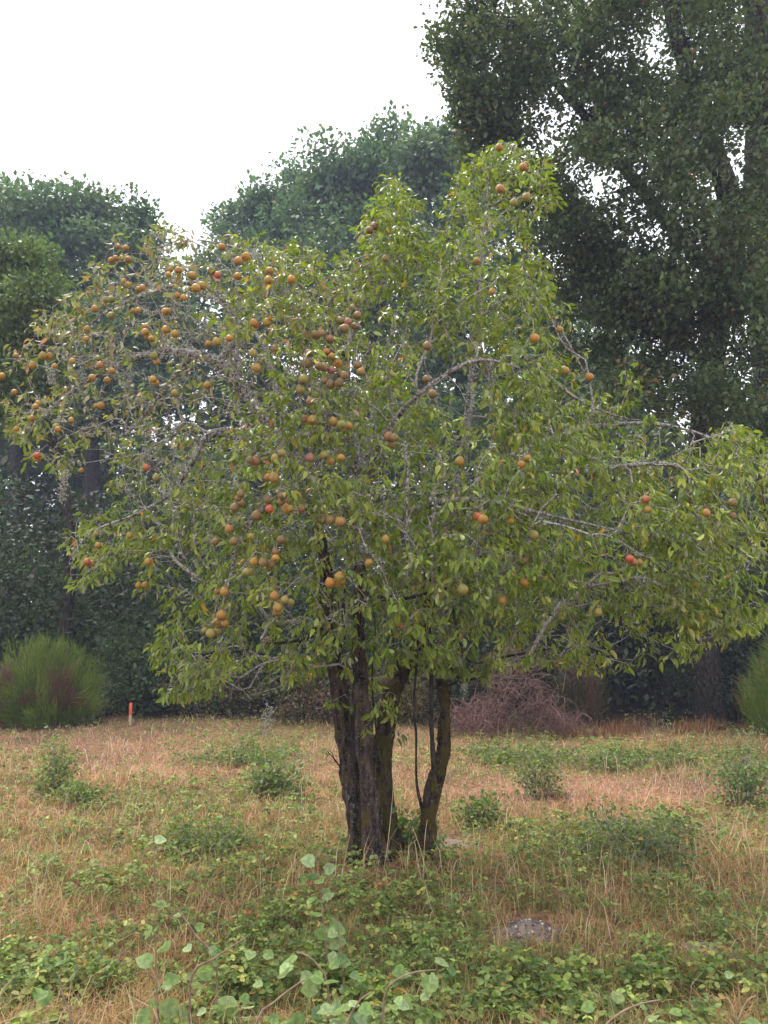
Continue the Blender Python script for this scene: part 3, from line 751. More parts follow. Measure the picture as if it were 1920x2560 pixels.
LIMBS = [
 [(1088,1950,.04,.02),(1080,1850,0,.015),(1078,1700,0,.014),(1074,1600,0,.012),(1070,1480,0,.009),(1050,1380,0,.006)],
 [(1060,2035,0,.012),(1042,1960,-.02,.009),(1040,1830,-.02,.009),(1034,1760,-.02,.008),(1042,1650,0,.007),(1046,1540,0,.005)],
 [(545,905,-.2,.028),(600,830,-.2,.024),(570,760,-.25,.022),(510,712,-.25,.019),(440,712,-.25,.016),(340,745,-.25,.012),(250,790,-.25,.008),(195,850,-.25,.004)],
 [(600,965,-.15,.022),(590,850,-.05,.018),(590,740,0,.013),(600,660,0,.008),(640,610,0,.004)],
 [(740,1160,0,.034),(640,1120,0,.032),(560,1080,-.05,.030),(510,1100,-.1,.027),(475,1165,-.1,.022),(420,1240,-.1,.015),(330,1290,-.1,.01),(230,1330,-.1,.007),(175,1400,-.1,.004)],
 [(480,885,-.2,.018),(420,960,-.1,.014),(360,1040,0,.01),(300,1090,0,.007),(240,1060,0,.004)],
 [(905,1200,.05,.028),(830,1080,0,.026),(785,960,-.05,.022),(760,840,-.1,.019),(720,740,-.1,.016),(660,660,-.15,.012),(590,620,-.2,.008),(500,600,-.2,.005)],
 [(790,1300,.1,.022),(760,1235,-.3,.018),(700,1228,-.55,.016),(640,1290,-.62,.014),(600,1350,-.62,.012),(575,1450,-.62,.010),(550,1530,-.62,.006)],
 [(815,1500,.1,.014),(770,1590,-.05,.011),(660,1612,-.2,.008),(600,1628,-.25,.006),(500,1636,-.3,.003)],
 [(780,1590,-.04,.010),(745,1610,-.2,.008),(735,1690,-.22,.006),(700,1760,-.25,.005),(680,1795,-.25,.003)],
 [(735,1700,-.22,.005),(690,1720,-.25,.004),(640,1735,-.28,.002)],
 [(660,1612,-.2,.005),(600,1660,-.3,.004),(540,1680,-.32,.0025),(480,1665,-.32,.002)],
 [(1070,1580,0,.010),(1105,1640,-.15,.010),(1160,1712,-.2,.009),(1150,1690,-.2,.004)],
 [(1078,1725,0,.006),(1150,1705,-.15,.007),(1220,1690,-.2,.005)],
 [(1130,1520,.1,.011),(1170,1650,-.1,.008),(1270,1640,-.2,.007),(1375,1622,-.3,.004)],
 [(1130,1280,.25,.027),(1250,1160,.2,.024),(1400,1090,.2,.02),(1560,1060,.2,.016),(1700,1070,.15,.012),(1820,1120,.1,.007),(1880,1200,.1,.004)],
 [(1180,950,.2,.022),(1280,890,.1,.018),(1350,920,.0,.014),(1430,990,-.05,.011),(1540,1040,-.1,.007),(1600,1050,-.1,.004)],
 [(1190,800,.2,.018),(1270,745,.1,.015),(1340,760,0,.012),(1410,840,-.05,.008),(1460,930,-.05,.004)],
 [(1215,520,.1,.009),(1260,500,.05,.008),(1310,495,0,.006),(1385,505,0,.003)],
 [(1205,650,.15,.010),(1130,600,.1,.008),(1060,570,.05,.005),(1000,620,.05,.003)],
 [(740,1150,0,.028),(700,1000,.6,.023),(650,850,.9,.018),(560,760,1.0,.012),(430,700,.9,.006)],
 [(1090,1420,.3,.03),(1200,1250,.8,.025),(1330,1100,1.1,.018),(1450,1000,1.1,.012),(1560,1100,1.1,.006)],
 [(905,1200,.05,.026),(930,1050,.6,.021),(960,900,.9,.016),(1000,760,.9,.01),(1050,640,.7,.005)],
 [(900,1350,0,.024),(850,1240,-.5,.02),(780,1170,-.8,.015),(700,1130,-.9,.01),(620,1150,-.9,.005)],
 [(905,1200,.05,.024),(980,1060,-.5,.02),(1080,960,-.8,.015),(1200,900,-.9,.01),(1330,930,-.8,.005)],
 [(1000,1300,.1,.024),(1080,1260,-.5,.02),(1200,1250,-.9,.015),(1380,1290,-.95,.01),(1560,1330,-.8,.006),(1700,1360,-.6,.003)],
 [(902,1480,-.1,.015),(980,1500,-.4,.012),(1080,1480,-.7,.009),(1200,1450,-.8,.006),(1300,1450,-.8,.003)],
 [(1180,1380,0,.02),(1330,1400,.3,.016),(1500,1430,.4,.011),(1650,1450,.3,.006)],
 [(865,900,.1,.018),(820,800,-.4,.014),(840,720,-.5,.011),(860,640,-.5,.006)],
 [(1012,1110,-.85,.010),(1018,1200,-.9,.009),(1018,1300,-.9,.008),(1024,1400,-.88,.006),(1018,1440,-.88,.004)],
 [(893,1960,-.12,.008),(878,1830,-.16,.006),(868,1720,-.16,.005),(852,1600,-.12,.004),(846,1500,-.1,.003)],
 [(952,1930,0,.009),(938,1800,-.04,.006),(930,1690,-.05,.005),(938,1580,-.05,.004),(932,1490,-.05,.003)],
 [(858,1930,-.02,.006),(838,1900,-.05,.004),(818,1878,-.08,.0025)],
 [(838,1905,-.05,.003),(830,1880,-.08,.002)],
 [(852,1800,-.1,.004),(870,1845,-.16,.003),(905,1862,-.2,.003),(945,1885,-.2,.003),(960,1940,-.2,.002)],
 [(1116,1958,.0,.010),(1121,1944,-.03,.012),(1126,1930,-.04,.0115)],
 [(1100,1925,.05,.012),(1112,1860,.1,.009),(1120,1790,.15,.007),(1128,1700,.15,.005)],
 [(1010,1720,.2,.010),(985,1620,.1,.007),(975,1530,.05,.005),(960,1460,0,.003)],
 [(860,1460,-.1,.012),(858,1540,-.35,.010),(862,1600,-.38,.006)],
]
OUT = np.array([(15,760),(90,670),(180,610),(235,520),(330,470),(450,505),(560,505),(640,520),(760,545),(800,440),(840,370),(900,420),(910,520),(965,480),(980,400),(1020,330),(1100,300),(1190,370),(1200,440),(1130,500),(1180,600),(1240,700),(1285,800),(1300,870),(1400,880),(1480,930),(1560,905),(1640,940),(1700,1000),(1720,1320),(1560,1380),(1500,1425),(1400,1445),(1280,1450),(1160,1415),(1050,1465),(980,1440),(900,1445),(820,1400),(740,1380),(700,1430),(620,1480),(520,1500),(400,1500),(335,1510),(330,1400),(370,1300),(350,1235),(330,1290),(290,1260),(300,1180),(220,1250),(140,1270),(118,1200),(140,1130),(250,1090),(240,1000),(200,960),(140,1020),(60,1000),(25,930),(15,850)], float) * 1.1573
def inside(px, py):
    ins = np.zeros(px.shape, bool); n = len(OUT); jx = n - 1
    for a in range(n):
        xi, yi = OUT[a]; xj, yj = OUT[jx]
        c = ((yi > py) != (yj > py)) & (px < (xj - xi) * (py - yi) / (yj - yi + 1e-9) + xi)
        ins ^= c; jx = a
    return ins
def edge_dist(px, py):
    d = np.full(px.shape, 1e9); n = len(OUT)
    for a in range(n):
        A, B = OUT[a], OUT[(a + 1) % n]; AB = B - A
        t = np.clip(((px - A[0]) * AB[0] + (py - A[1]) * AB[1]) / (AB @ AB), 0, 1)
        d = np.minimum(d, np.hypot(px - A[0] - t * AB[0], py - A[1] - t * AB[1]))
    return d
def half_depth(px, py):
    e = edge_dist(px, py)
    return .16 + 1.0 * np.sqrt(np.clip(e / 420, 0, 1) * (2 - np.clip(e / 420, 0, 1)))
def ycen(px, py):   # the crown hangs a little towards the camera in its middle and right
    return Y0 + .05 - .15 * np.exp(-((px - 960) / 500) ** 2)
def dens(px, py):
    s = 1 - .62 * (1 / (1 + np.exp((px - 620) / 60))) * (1 / (1 + np.exp((py - 1250) / 60)))
    for cx, cy, rx, ry, w in [(300,1040,60,70,.95),(215,1235,120,65,.98),(450,1400,100,100,.9),(330,1560,90,60,.9),(80,1200,60,60,.9),(1000,1330,70,90,.3),(870,1330,50,80,.25),
                              (690,700,60,40,.4),(1090,650,40,60,.3),(300,800,120,60,.35),(480,900,110,70,.6),(900,1600,200,60,.3),(520,1580,220,110,.5),(1450,1610,260,70,.45),(700,1600,90,80,.4),(1250,1600,160,60,.5),(470,1650,160,60,.4),(560,1030,70,60,.45)]:
        s = s * (1 - w * np.exp(-((px - cx) / rx) ** 2 - ((py - cy) / ry) ** 2))
    return s
PEARS = """296,616 315,619 289,645 304,645 321,649 278,650 426,674 446,675 422,686 481,689 530,678r 544,687r 554,617 596,652 615,641 594,690 674,677 671,700 728,698 489,720 505,714 443,738 459,744 321,713 310,703 347,723
356,719 265,749g 277,748g 237,772 346,775 333,777 422,777 414,779 278,789g 365,817 363,830 370,841 379,847 218,822 216,847 414,824 437,834 634,807 668,806 639,812r 520,860 541,854 573,845 687,872b 632,882g
40,889 107,889 124,890 82,912 137,915 5,940 36,980 181,902 245,895g 250,912 280,927 268,950 231,944 385,889g 392,905 382,948 391,957 438,983g 642,920 518,963 89,1016 95,1009 80,1046 41,1072 142,1067g 178,1050 145,1073 252,1013 240,1015
94,1146 93,1139r 204,1176 366,1168r 391,1193g 894,788b 881,769b 870,804p 888,815b 862,821b 851,801b 790,837b 807,833b 825,847b 816,879r 830,891 845,907 810,918b 797,914b 829,925p 766,909b 771,882b 862,938b 848,957b 826,960b 813,951p 851,934b
903,929 893,912b 759,948g 751,973g 775,1003b 794,1032b 781,1050 764,1047b 832,1054 854,1062g 871,1064 706,1132g 689,1145g 625,1150b 639,1152b 671,1193 686,1193 826,1152 810,1137g 852,1144 775,1144p 924,575b 936,565b 963,646b
972,1091b 986,1094b 980,1109b 1068,864b 1066,947b 1081,984b 1149,1153 1319,1146 1302,1161 1200,1292r 1207,1298 1192,1290r 1276,1301 1334,1337g 1310,1456 1139,1474g 1157,1473g 1148,1481g 1256,1501 1308,1400b 1614,1248r 1619,1273 1574,1397r 1586,1406 1599,1406
1766,1282 1831,1288b 1831,1256b 1248,368 1315,411 1308,417 1251,472 1316,492g 1285,506g 1192,652 1337,845 1399,823 1413,926 1473,942 1230,729 922,1406 964,1348 1496,1530g 671,1250b 706,1239b 718,1252b 702,1255b 726,1272 717,1272
754,1271b 674,1272r 587,1268b 602,1234b 605,1259b 596,1245b 641,1288b 807,1298b 826,1300b 850,1304 573,1322 538,1353b 584,1353b 628,1341g 703,1349b 635,1404 616,1430g 625,1430g 658,1406b 676,1411b 689,1395 689,1379b 849,1441 825,1456 839,1458
854,1456 544,1478 561,1478 686,1489 712,1499g 727,1506g 694,1518 692,1529 554,1537 545,1554 563,1557 513,1576g 527,1583g 544,1577g 242,1333g 245,1363 229,1408 217,1404r 370,1404 347,1463 363,1462 324,1338"""
pears = []
for tok in PEARS.split():
    kd = tok[-1] if tok[-1].isalpha() else 'o'
    a, b_ = tok.rstrip('rgbp').split(','); pears.append((float(a), float(b_), kd))
pp_ = np.array([(a, b_) for a, b_, _ in pears])
hd = half_depth(pp_[:, 0], pp_[:, 1]); hd = np.where(inside(pp_[:, 0], pp_[:, 1]), hd, .15)
pearY = ycen(pp_[:, 0], pp_[:, 1]) - hd * rng.uniform(.86, 1.0, len(pp_)) - .02
pearP = P(pp_[:, 0], pp_[:, 1], pearY)
pear_s = np.where(pp_[:, 0] < 480, .0215, .0255) * rng.uniform(.82, 1.16, len(pp_))
# pears must not run into one another: push the later one back
for it in range(30):
    for a in range(len(pearP)):
        d = np.linalg.norm(pearP - pearP[a], axis=1); d[a] = 9
        for b_ in np.where(d < (pear_s + pear_s[a]) * .96)[0]:
            if b_ > a: 
                pearY[b_] += .012; pearP[b_] = P(*pp_[b_], pearY[b_])

# leaf-bearing twig ends
cl = []
while len(cl) < 5600:
    a = rng.uniform(0, 2000, 6000); b_ = rng.uniform(330, 1760, 6000)
    ok = inside(a, b_); a, b_ = a[ok], b_[ok]
    T = half_depth(a, b_)
    tt = rng.uniform(-1, 1, len(a)); tt = np.sign(tt) * np.abs(tt) ** .7
    Yc = ycen(a, b_) + tt * T
    q = P(a, b_, Yc)
    acc = dens(a, b_) * np.clip((noise3(q, 2.6, 50) - .38) * 4.6, 0.03, 1) * np.clip((noise3(q, 8, 51) - .2) * 2.2, .1, 1)
    ok = rng.uniform(0, 1, len(a)) < acc
    cl.extend(q[ok].tolist())
cl = np.array(cl[:5600])
# leafy low twigs hanging in front of and between the stems
for q in range(150):
    a, b_ = rng.uniform(770, 1130), rng.uniform(1340, 1640)
    cl = np.vstack([cl, P(a, b_, Y0 + rng.uniform(-.75, .5))])
for q in range(26):
    a, b_ = rng.uniform(820, 1010), rng.uniform(1640, 1830)
    cl = np.vstack([cl, P(a, b_, Y0 + rng.uniform(-.3, .3))])
# the long upright shoots at the top
for a, b_ in [(1000,480),(990,520),(1010,560),(1020,600),(985,640),(1000,690),(1240,372),(1255,400),(1300,420),(1345,395),(1215,420),(1190,450),(1340,480),(1300,530),(1560,925),(1568,960),(1575,1000),(1550,1010),(1625,1040),(130,800),(170,790),(190,830),(400,570),(430,600),(380,620),(470,600)]:
    cl = np.vstack([cl, P(np.full(3, a) + rng.normal(0, 8, 3), np.full(3, b_) + rng.normal(0, 8, 3), Y0 + rng.normal(0, .08, 3))])
# bare dead twigs, most in the sparse left part and round the stems
dead = []
while len(dead) < 1700:
    a = rng.uniform(0, 1900, 4000); b_ = rng.uniform(500, 1780, 4000)
    w_ = gauss_px(a, b_, [(400, 820, 330, 230, 1.3), (420, 1240, 230, 170, .9), (960, 1320, 200, 170, .8), (600, 1660, 260, 90, .7), (1200, 1660, 260, 60, .5), (1000, 900, 500, 400, .25), (1500, 1300, 350, 300, .2)])
    ok = (inside(a, b_) | ((b_ > 1580) & (a > 430) & (a < 1420))) & (rng.uniform(0, 1, 4000) < w_ * .35) & (np.hypot(a - 960, b_ - 1780) > 250)
    a, b_ = a[ok], b_[ok]; T = half_depth(a, b_)
    dead.extend(P(a, b_, ycen(a, b_) + rng.uniform(-1, .8, len(a)) * T).tolist())
dead = np.array(dead[:1700])
# nothing right in front of a pear
cx_, cy_, cd_ = proj(cl)
keep = np.ones(len(cl), bool)
for (a, b_), yy in zip(pp_, pearY):
    near = (np.hypot(cx_ - a, cy_ + 14 - b_) < 25) & (cl[:, 1] < yy + .03)
    keep &= ~(near & (rng.uniform(0, 1, len(cl)) < .72))
cl = cl[keep]

sk = Skeleton(130000)
man = [('trunk', sk.manual(pl(s), start=-1, step=.035)) for s in STEMS]
man += [('limb', sk.manual(pl(s), step=.06)) for s in LIMBS]
pear_hang = pearP + np.array([0, .03, .055])
sk.grow(np.vstack([cl[::3], pear_hang, dead]), step=.09, k=.22, sag=.08)
sk.grow(np.delete(cl, np.arange(0, len(cl), 3), 0), step=.07, k=.12, sag=.05)
r = sk.radii(tip=.0017, e=2.35)

pear = empty('pear_tree', 'old many-stemmed pear tree hung with small brown and orange pears', 'tree', BASE)
for q, (nm, ids) in enumerate(man):
    w_ = nm == 'trunk'
    mt = {0: M_TRUNK, 1: M_TRUNK, 2: M_MOSSY, 3: M_MOSSY}.get(q, M_LIMB) if w_ else M_LIMB
    if w_:
        cut = int(np.argmax((r[ids] < (.0415 if q < 3 else .0335)) & (np.arange(len(ids)) > 20)))
        Vt, Ft = tube(sk.p[ids[:cut + 1]] - BASE, r[ids[:cut + 1]], 30, .5, 60 + q)
        link('trunk', mesh_from('trunk', Vt, [Ft], smooth=True), mt, pear)
        nm, mt, ids = 'limb', M_LIMB, ids[cut:]
    elif sk.p[ids, 2].max() < 2.1 and abs(sk.p[ids[0], 0]) < .5: mt = M_STRAW if len(ids) < 9 and r[ids[-1]] > .011 else M_OAKBARK
    Vt, Ft = tube(sk.p[ids] - BASE, r[ids], 12, .45, 60 + q)
    link(nm, mesh_from(nm, Vt, [Ft], smooth=True), mt, pear)
gch = [c for kd, c in sk.chains if kd == 'grown']
gch.sort(key=lambda c: -r[c[1]] * len(c))
for c in gch[:180]:
    rr = r[c].copy(); rr[0] = rr[1]; Vt, Ft = tube(sk.p[c] - BASE, np.minimum(rr, .016), 6, .4, 5)
    link('branch', mesh_from('branch', Vt, [Ft], smooth=True), M_TWIG, pear)
tb = []
for c in gch[180:]:
    rr = r[c].copy(); rr[0] = rr[1]; tb.append(tube(sk.p[c] - BASE, np.minimum(rr, .010), 4))
Vt, Ft = cat_tubes(tb)
link('twigs', mesh_from('twigs', Vt, [Ft], smooth=True), M_TWIG, pear, kind='stuff')

# leaves
PAL_P = [(.130, .185, .015), (.190, .245, .022), (.070, .100, .014), (.30, .32, .045), (.23, .24, .12)]
PAL_PL = [(.18, .18, .085), (.28, .26, .18), (.14, .16, .06), (.28, .18, .10), (.36, .19, .10)]
n = len(cl); cnt = rng.integers(5, 10, n)
idx = np.repeat(np.arange(n), cnt); N = len(idx)
cpx, cpy, _ = proj(cl)
ctr = np.array([BASE[0], Y0, 2.6])
outw = nrm((cl - ctr) * [1, 1, .5])[idx]
phi = rng.uniform(0, 2 * math.pi, N)
D = np.stack([np.cos(phi), np.sin(phi), np.zeros(N)], -1) * rng.uniform(.35, 1, (N, 1)) + outw * .35 + np.array([0, 0, -1]) * rng.uniform(.05, 1.15, (N, 1))
O = cl[idx] + rng.normal(0, .016, (N, 3))
Nn = rng.normal(0, .45, (N, 3)) + [0, 0, .9] + outw * .3
S = rng.uniform(.048, .105, N)
lx = cpx[idx]; ly = cpy[idx]
left = 1 / (1 + np.exp((lx - 560) / 60)) * (1 / (1 + np.exp((ly - 1080) / 70)))
left = np.maximum(left, .5 * np.exp(-((lx - 720) / 140) ** 2 - ((ly - 720) / 130) ** 2))
isl = rng.uniform(0, 1, N) < left * .9
cc = pick_cols(n, PAL_P, [3, 3, 2, 1.2, .8], .2)[idx] * .5 + pick_cols(N, PAL_P, [3, 3, 2.4, 1.4, 1.1], .22) * .5
cl_l = pick_cols(N, PAL_PL, [3, 2, 3, 1, .4], .15)
C = np.where(isl[:, None], cl_l, cc)
odd = rng.uniform(0, 1, N) < .006
C[odd] = pick_cols(int(odd.sum()), [(.5, .30, .03), (.55, .20, .04)], [1, 1])
TP = leaf_pear()
flip = rng.uniform(0, 1, N) < np.where(isl, .45, .16)
Nn[flip] *= -1
# the 300 nearest leaves are parts of their own
dist = np.linalg.norm(O - [0, 0, CAM_H], axis=1) / S
vis = np.zeros(N, bool)
order = np.argsort(dist)
ox, oy, od = proj(O)
sel = [k_ for k_ in order if 10 < ox[k_] < 1910][:300]
vis[sel] = True
Vl, Fl, Cl = leaf_cloud(O[~vis] - BASE, D[~vis], Nn[~vis], S[~vis], C[~vis], TP)
petiole = np.tile(np.arange(11) < 3, int((~vis).sum()))
Cl[petiole] = [.20, .19, .06]
link('foliage', mesh_from('foliage', Vl, [Fl], Cl), M_PEARLEAF, pear, kind='stuff')
leaf_me = []
for c in pick_cols(14, PAL_P, [3, 3, 2, 1.5, .8], .15):
    cv = np.repeat(c[None], 11, 0); cv[:3] = [.2, .19, .06]
    me = mesh_from('leaf', TP[0], [TP[1]], cv); me.materials.append(M_PEARLEAF); leaf_me.append(me)
for k_ in sel:
    o = bpy.data.objects.new('leaf', leaf_me[random.randrange(14)]); COL.objects.link(o); o.parent = pear
    d_ = nrm(D[k_]); yv = nrm(np.cross(Nn[k_], d_)); zv = np.cross(d_, yv); s_ = S[k_]; p_ = O[k_] - BASE
    o.matrix_local = Matrix(((d_[0] * s_, yv[0] * s_, zv[0] * s_, p_[0]), (d_[1] * s_, yv[1] * s_, zv[1] * s_, p_[1]), (d_[2] * s_, yv[2] * s_, zv[2] * s_, p_[2]), (0, 0, 0, 1)))

# pears
m_pear, n_, l_ = newmat('pear_skin')
out = n_.new('ShaderNodeOutputMaterial'); pb = n_.new('ShaderNodeBsdfPrincipled')
at = n_.new('ShaderNodeAttribute'); at.attribute_name = 'col'; tc = n_.new('ShaderNodeTexCoord')
ns = n_.new('ShaderNodeTexNoise'); ns.inputs['Scale'].default_value = 3.5; ns.inputs['Detail'].default_value = 5
l_.new(tc.outputs['Object'], ns.inputs['Vector'])
rp = ramp(n_, [(.3, (.62, .68, .7)), (.7, (1.25, 1.15, 1.1))]); l_.new(ns.outputs[0], rp.inputs[0])
mm = n_.new('ShaderNodeMix'); mm.data_type = 'RGBA'; mm.blend_type = 'MULTIPLY'; mm.inputs[0].default_value = 1
l_.new(at.outputs['Color'], mm.inputs[6]); l_.new(rp.outputs[0], mm.inputs[7]); l_.new(mm.outputs[2], pb.inputs['Base Color'])
pb.inputs['Roughness'].default_value = .5; pb.inputs['Specular IOR Level'].default_value = .35
l_.new(pb.outputs[0], out.inputs['Surface'])
def pear_mesh(c1, c2):
    prof = [(-.90, .0), (-.84, .16), (-.95, .30), (-.88, .56), (-.62, .86), (-.20, 1.0), (.18, .96), (.54, .77), (.82, .49), (1.0, .26), (1.06, .09), (1.05, 0)]
    sd_ = 14; V, C = [], []
    for zz, rr in prof:
        for k_ in range(sd_):
            a = k_ * 2 * math.pi / sd_; w_ = 1 + .03 * math.sin(2 * a + 1)
            V.append((rr * w_ * math.cos(a), rr * w_ * math.sin(a), zz))
            t_ = .5 + .5 * math.sin(a + .6) * .7 + .25 * zz; c = np.array(c1) * (1 - t_) + np.array(c2) * t_
            if zz < -.85 and rr < .2: c = np.array([.03, .02, .015])
            C.append(c)
    Fq = [(k_ * sd_ + q, k_ * sd_ + (q + 1) % sd_, (k_ + 1) * sd_ + (q + 1) % sd_, (k_ + 1) * sd_ + q) for k_ in range(len(prof) - 1) for q in range(sd_)]
    me = mesh_from('pear', np.array(V), [np.array(Fq)], np.array(C), smooth=True); me.materials.append(m_pear); return me
pcol = {'o': [((.34, .17, .035), (.25, .18, .045)), ((.44, .19, .03), (.25, .19, .04)), ((.30, .18, .045), (.34, .16, .04)), ((.38, .25, .05), (.30, .16, .04)), ((.28, .20, .045), (.40, .21, .035)), ((.24, .14, .04), (.33, .21, .045))],
        'b': [((.21, .13, .055), (.17, .13, .05)), ((.26, .14, .06), (.17, .125, .05)), ((.18, .13, .05), (.26, .12, .055)), ((.23, .17, .06), (.16, .10, .045))],
        'g': [((.24, .21, .055), (.19, .19, .05)), ((.30, .23, .06), (.20, .18, .05))],
        'r': [((.44, .09, .05), (.34, .15, .05))], 'p': [((.27, .10, .085), (.30, .20, .13))]}
pmesh = {k_: [pear_mesh(*c) for c in v] for k_, v in pcol.items()}
m_stalk = plain_mat('pear_stalk', (.20, .09, .05), (.28, .15, .08), 30)
for k_, ((a, b_, kd), p_, s_) in enumerate(zip(pears, pearP, pear_s)):
    o = bpy.data.objects.new('pear', random.choice(pmesh[kd])); COL.objects.link(o); o.parent = pear
    o.location = Vector(p_ - BASE); o.rotation_euler = (random.uniform(-.5, .7), random.uniform(-.5, .5), random.uniform(0, 6.28)); o.scale = (s_, s_, s_ * random.uniform(.9, 1.02))
    st_p = smooth_path([(0, 0, .98, .07), (.1, .1, 1.5, .05), (.35, .1, 2.1, .06)], .3)
    Vt, Ft = tube(st_p[:, :3], st_p[:, 3], 5)
    link('stalk', mesh_from('stalk', Vt, [Ft], smooth=True), m_stalk, o)

# moss cushions on the mossy stems
mi = [k_ for q in (2, 3) for k_ in man[q][1] if sk.p[k_, 2] < 2.3 and r[k_] > .03] + [k_ for q in (0, 1) for k_ in man[q][1] if sk.p[k_, 2] < .8]
mi = np.array(mi)[rng.integers(0, len(mi), 9000)]
dv = nrm(rng.normal(0, 1, (9000, 3)) * [1, 1, .3])
mk = noise3(sk.p[mi] + dv * .08, 9, 33) > .47
mi, dv = mi[mk], dv[mk]; k2 = len(mi)
O = sk.p[mi] + dv * (r[mi] * 1.04)[:, None] + rng.normal(0, .004, (k2, 3)) + np.array([0, 0, 1]) * rng.uniform(-.02, .02, (k2, 1))
Vl, Fl, Cl = leaf_cloud(O - BASE, dv + rng.normal(0, .5, (k2, 3)) + [0, 0, .3], rng.normal(0, 1, (k2, 3)), rng.uniform(.006, .016, k2), pick_cols(k2, [(.10, .095, .018), (.065, .07, .016), (.13, .09, .025)], [2, 2, 1], .2), OAK)
link('moss', mesh_from('moss', Vl, [Fl], Cl), M_LICHEN, pear, kind='stuff')
# lichen tufts on the branches
wgt = np.zeros(sk.n); wgt[:] = (r[:sk.n] > .0026) * 1.0
lx_, ly_, _ = proj(sk.p[:sk.n])
wgt *= .4 + 1.6 * gauss_px(lx_, ly_, [(470, 1200, 130, 110, 1.2), (430, 850, 260, 220, .9), (150, 1010, 120, 120, .9), (1020, 1250, 120, 230, .9), (870, 1440, 60, 90, 1), (1280, 1060, 200, 140, .5), (900, 1200, 150, 200, .6)])
wgt *= (ly_ < 1620)
ni = rng.choice(sk.n, 13000, p=wgt / wgt.sum())
O = sk.p[ni] + nrm(rng.normal(0, 1, (13000, 3))) * (r[ni] * .9 + .003)[:, None] + rng.normal(0, .008, (13000, 3))
C = pick_cols(13000, [(.36, .37, .32), (.27, .29, .24), (.44, .44, .41), (.22, .21, .17)], [3, 3, 1.5, 1.5], .12)
Vl, Fl, Cl = leaf_cloud(O - BASE, rng.normal(0, 1, (13000, 3)) + [0, 0, -.5], rng.normal(0, 1, (13000, 3)), rng.uniform(.010, .030, 13000), C, OAK)
hang = [(410, 1215, 12), (425, 1260, 10), (432, 1300, 8), (160, 1190, 8), (155, 1230, 7), (863, 1570, 10), (1022, 1440, 9), (668, 1790, 9), (320, 960, 9), (200, 950, 10), (130, 940, 8), (640, 640, 6), (720, 1000, 7), (1160, 1713, 5), (560, 1620, 5)]
hv = []
for a, b_, s_ in hang:
    c0 = P(a, b_, Y0 - .25 if a > 500 else Y0 - .12); k2 = 180
    hv.append(c0 + rng.normal(0, 1, (k2, 3)) * [s_ * .0022, s_ * .0022, s_ * .005])
hv = np.concatenate(hv); k2 = len(hv)
V2, F2, C2 = leaf_cloud(hv - BASE, rng.normal(0, 1, (k2, 3)) + [0, 0, -1], rng.normal(0, 1, (k2, 3)), rng.uniform(.008, .02, k2), pick_cols(k2, [(.40, .41, .36), (.30, .31, .26)], [1, 1], .1), OAK)
link('lichen', mesh_from('lichen', np.vstack([Vl, V2]), [np.vstack([Fl, F2 + len(Vl)])], np.vstack([Cl, C2])), M_LICHEN, pear, kind='stuff')

# ================================================================ MEADOW
def sample_ground(n, y0, y1, spread=.62, margin=.8, power=2.0):
    t = rng.uniform(0, 1, n)
    if power == 2.0: y = 1 / (1 / y0 - t * (1 / y0 - 1 / y1))
    else: y = y0 * (y1 / y0) ** t
    x = rng.uniform(-1, 1, n) * (spread * y + margin)
    return x, y
def blades(n, x, y, L, W, C, lean=.8, z0=0):
    h = hgt(x, y) + z0
    a = rng.uniform(0, 6.28, n); ln = rng.gamma(2.0, lean / 2, n)
    d = np.stack([np.cos(a), np.sin(a), np.zeros(n)], -1)
    up = np.array([0, 0, 1.])
    side = np.stack([-np.sin(a), np.cos(a), np.zeros(n)], -1)
    tw = rng.normal(0, .5, (n, 1)); side = nrm(side + d * tw)
    b = np.stack([x, y, h - .01], -1)
    m1 = b + (up + d * (ln * .45)[:, None]) / np.sqrt(1 + (ln * .45) ** 2)[:, None] * (L * .55)[:, None]
    v2 = up * .55 + d * (ln * 1.25)[:, None] + np.array([0, 0, -.15]) * ln[:, None]
    tip = m1 + nrm(v2) * (L * .5)[:, None]
    w = W[:, None]
    V = np.stack([b - side * w / 2, b + side * w / 2, m1 + side * w * .4, m1 - side * w * .4, tip], 1)
    base = (np.arange(n) * 5)[:, None]
    F1 = base + np.array([0, 1, 2, 3]); F2 = base + np.array([3, 2, 4])
    return V.reshape(-1, 3), F1, F2, np.repeat(C[:, None], 5, 1).reshape(-1, 3)
def pinkness(x, y):
    px, py, _ = proj(np.stack([x, y, np.zeros_like(x)], -1))
    return np.clip(gauss_px(px, py, [(1600, 1975, 420, 55, 1.0), (1850, 2060, 150, 60, .5), (250, 1880, 330, 60, .9), (820, 1900, 200, 35, .8), (60, 1800, 200, 30, .6), (1200, 1960, 150, 40, .6)]), 0, 1)
bare_spots = [(1325, 2345, 75, 42), (1760, 2400, 60, 30), (1120, 2110, 45, 30), (1240, 2250, 30, 25)]
def notbare(x, y):
    px, py, _ = proj(np.stack([x, y, np.zeros_like(x)], -1))
    return 1 - np.clip(gauss_px(px, py, [(a, b_, c, d_, 1.6) for a, b_, c, d_ in bare_spots]), 0, 1)

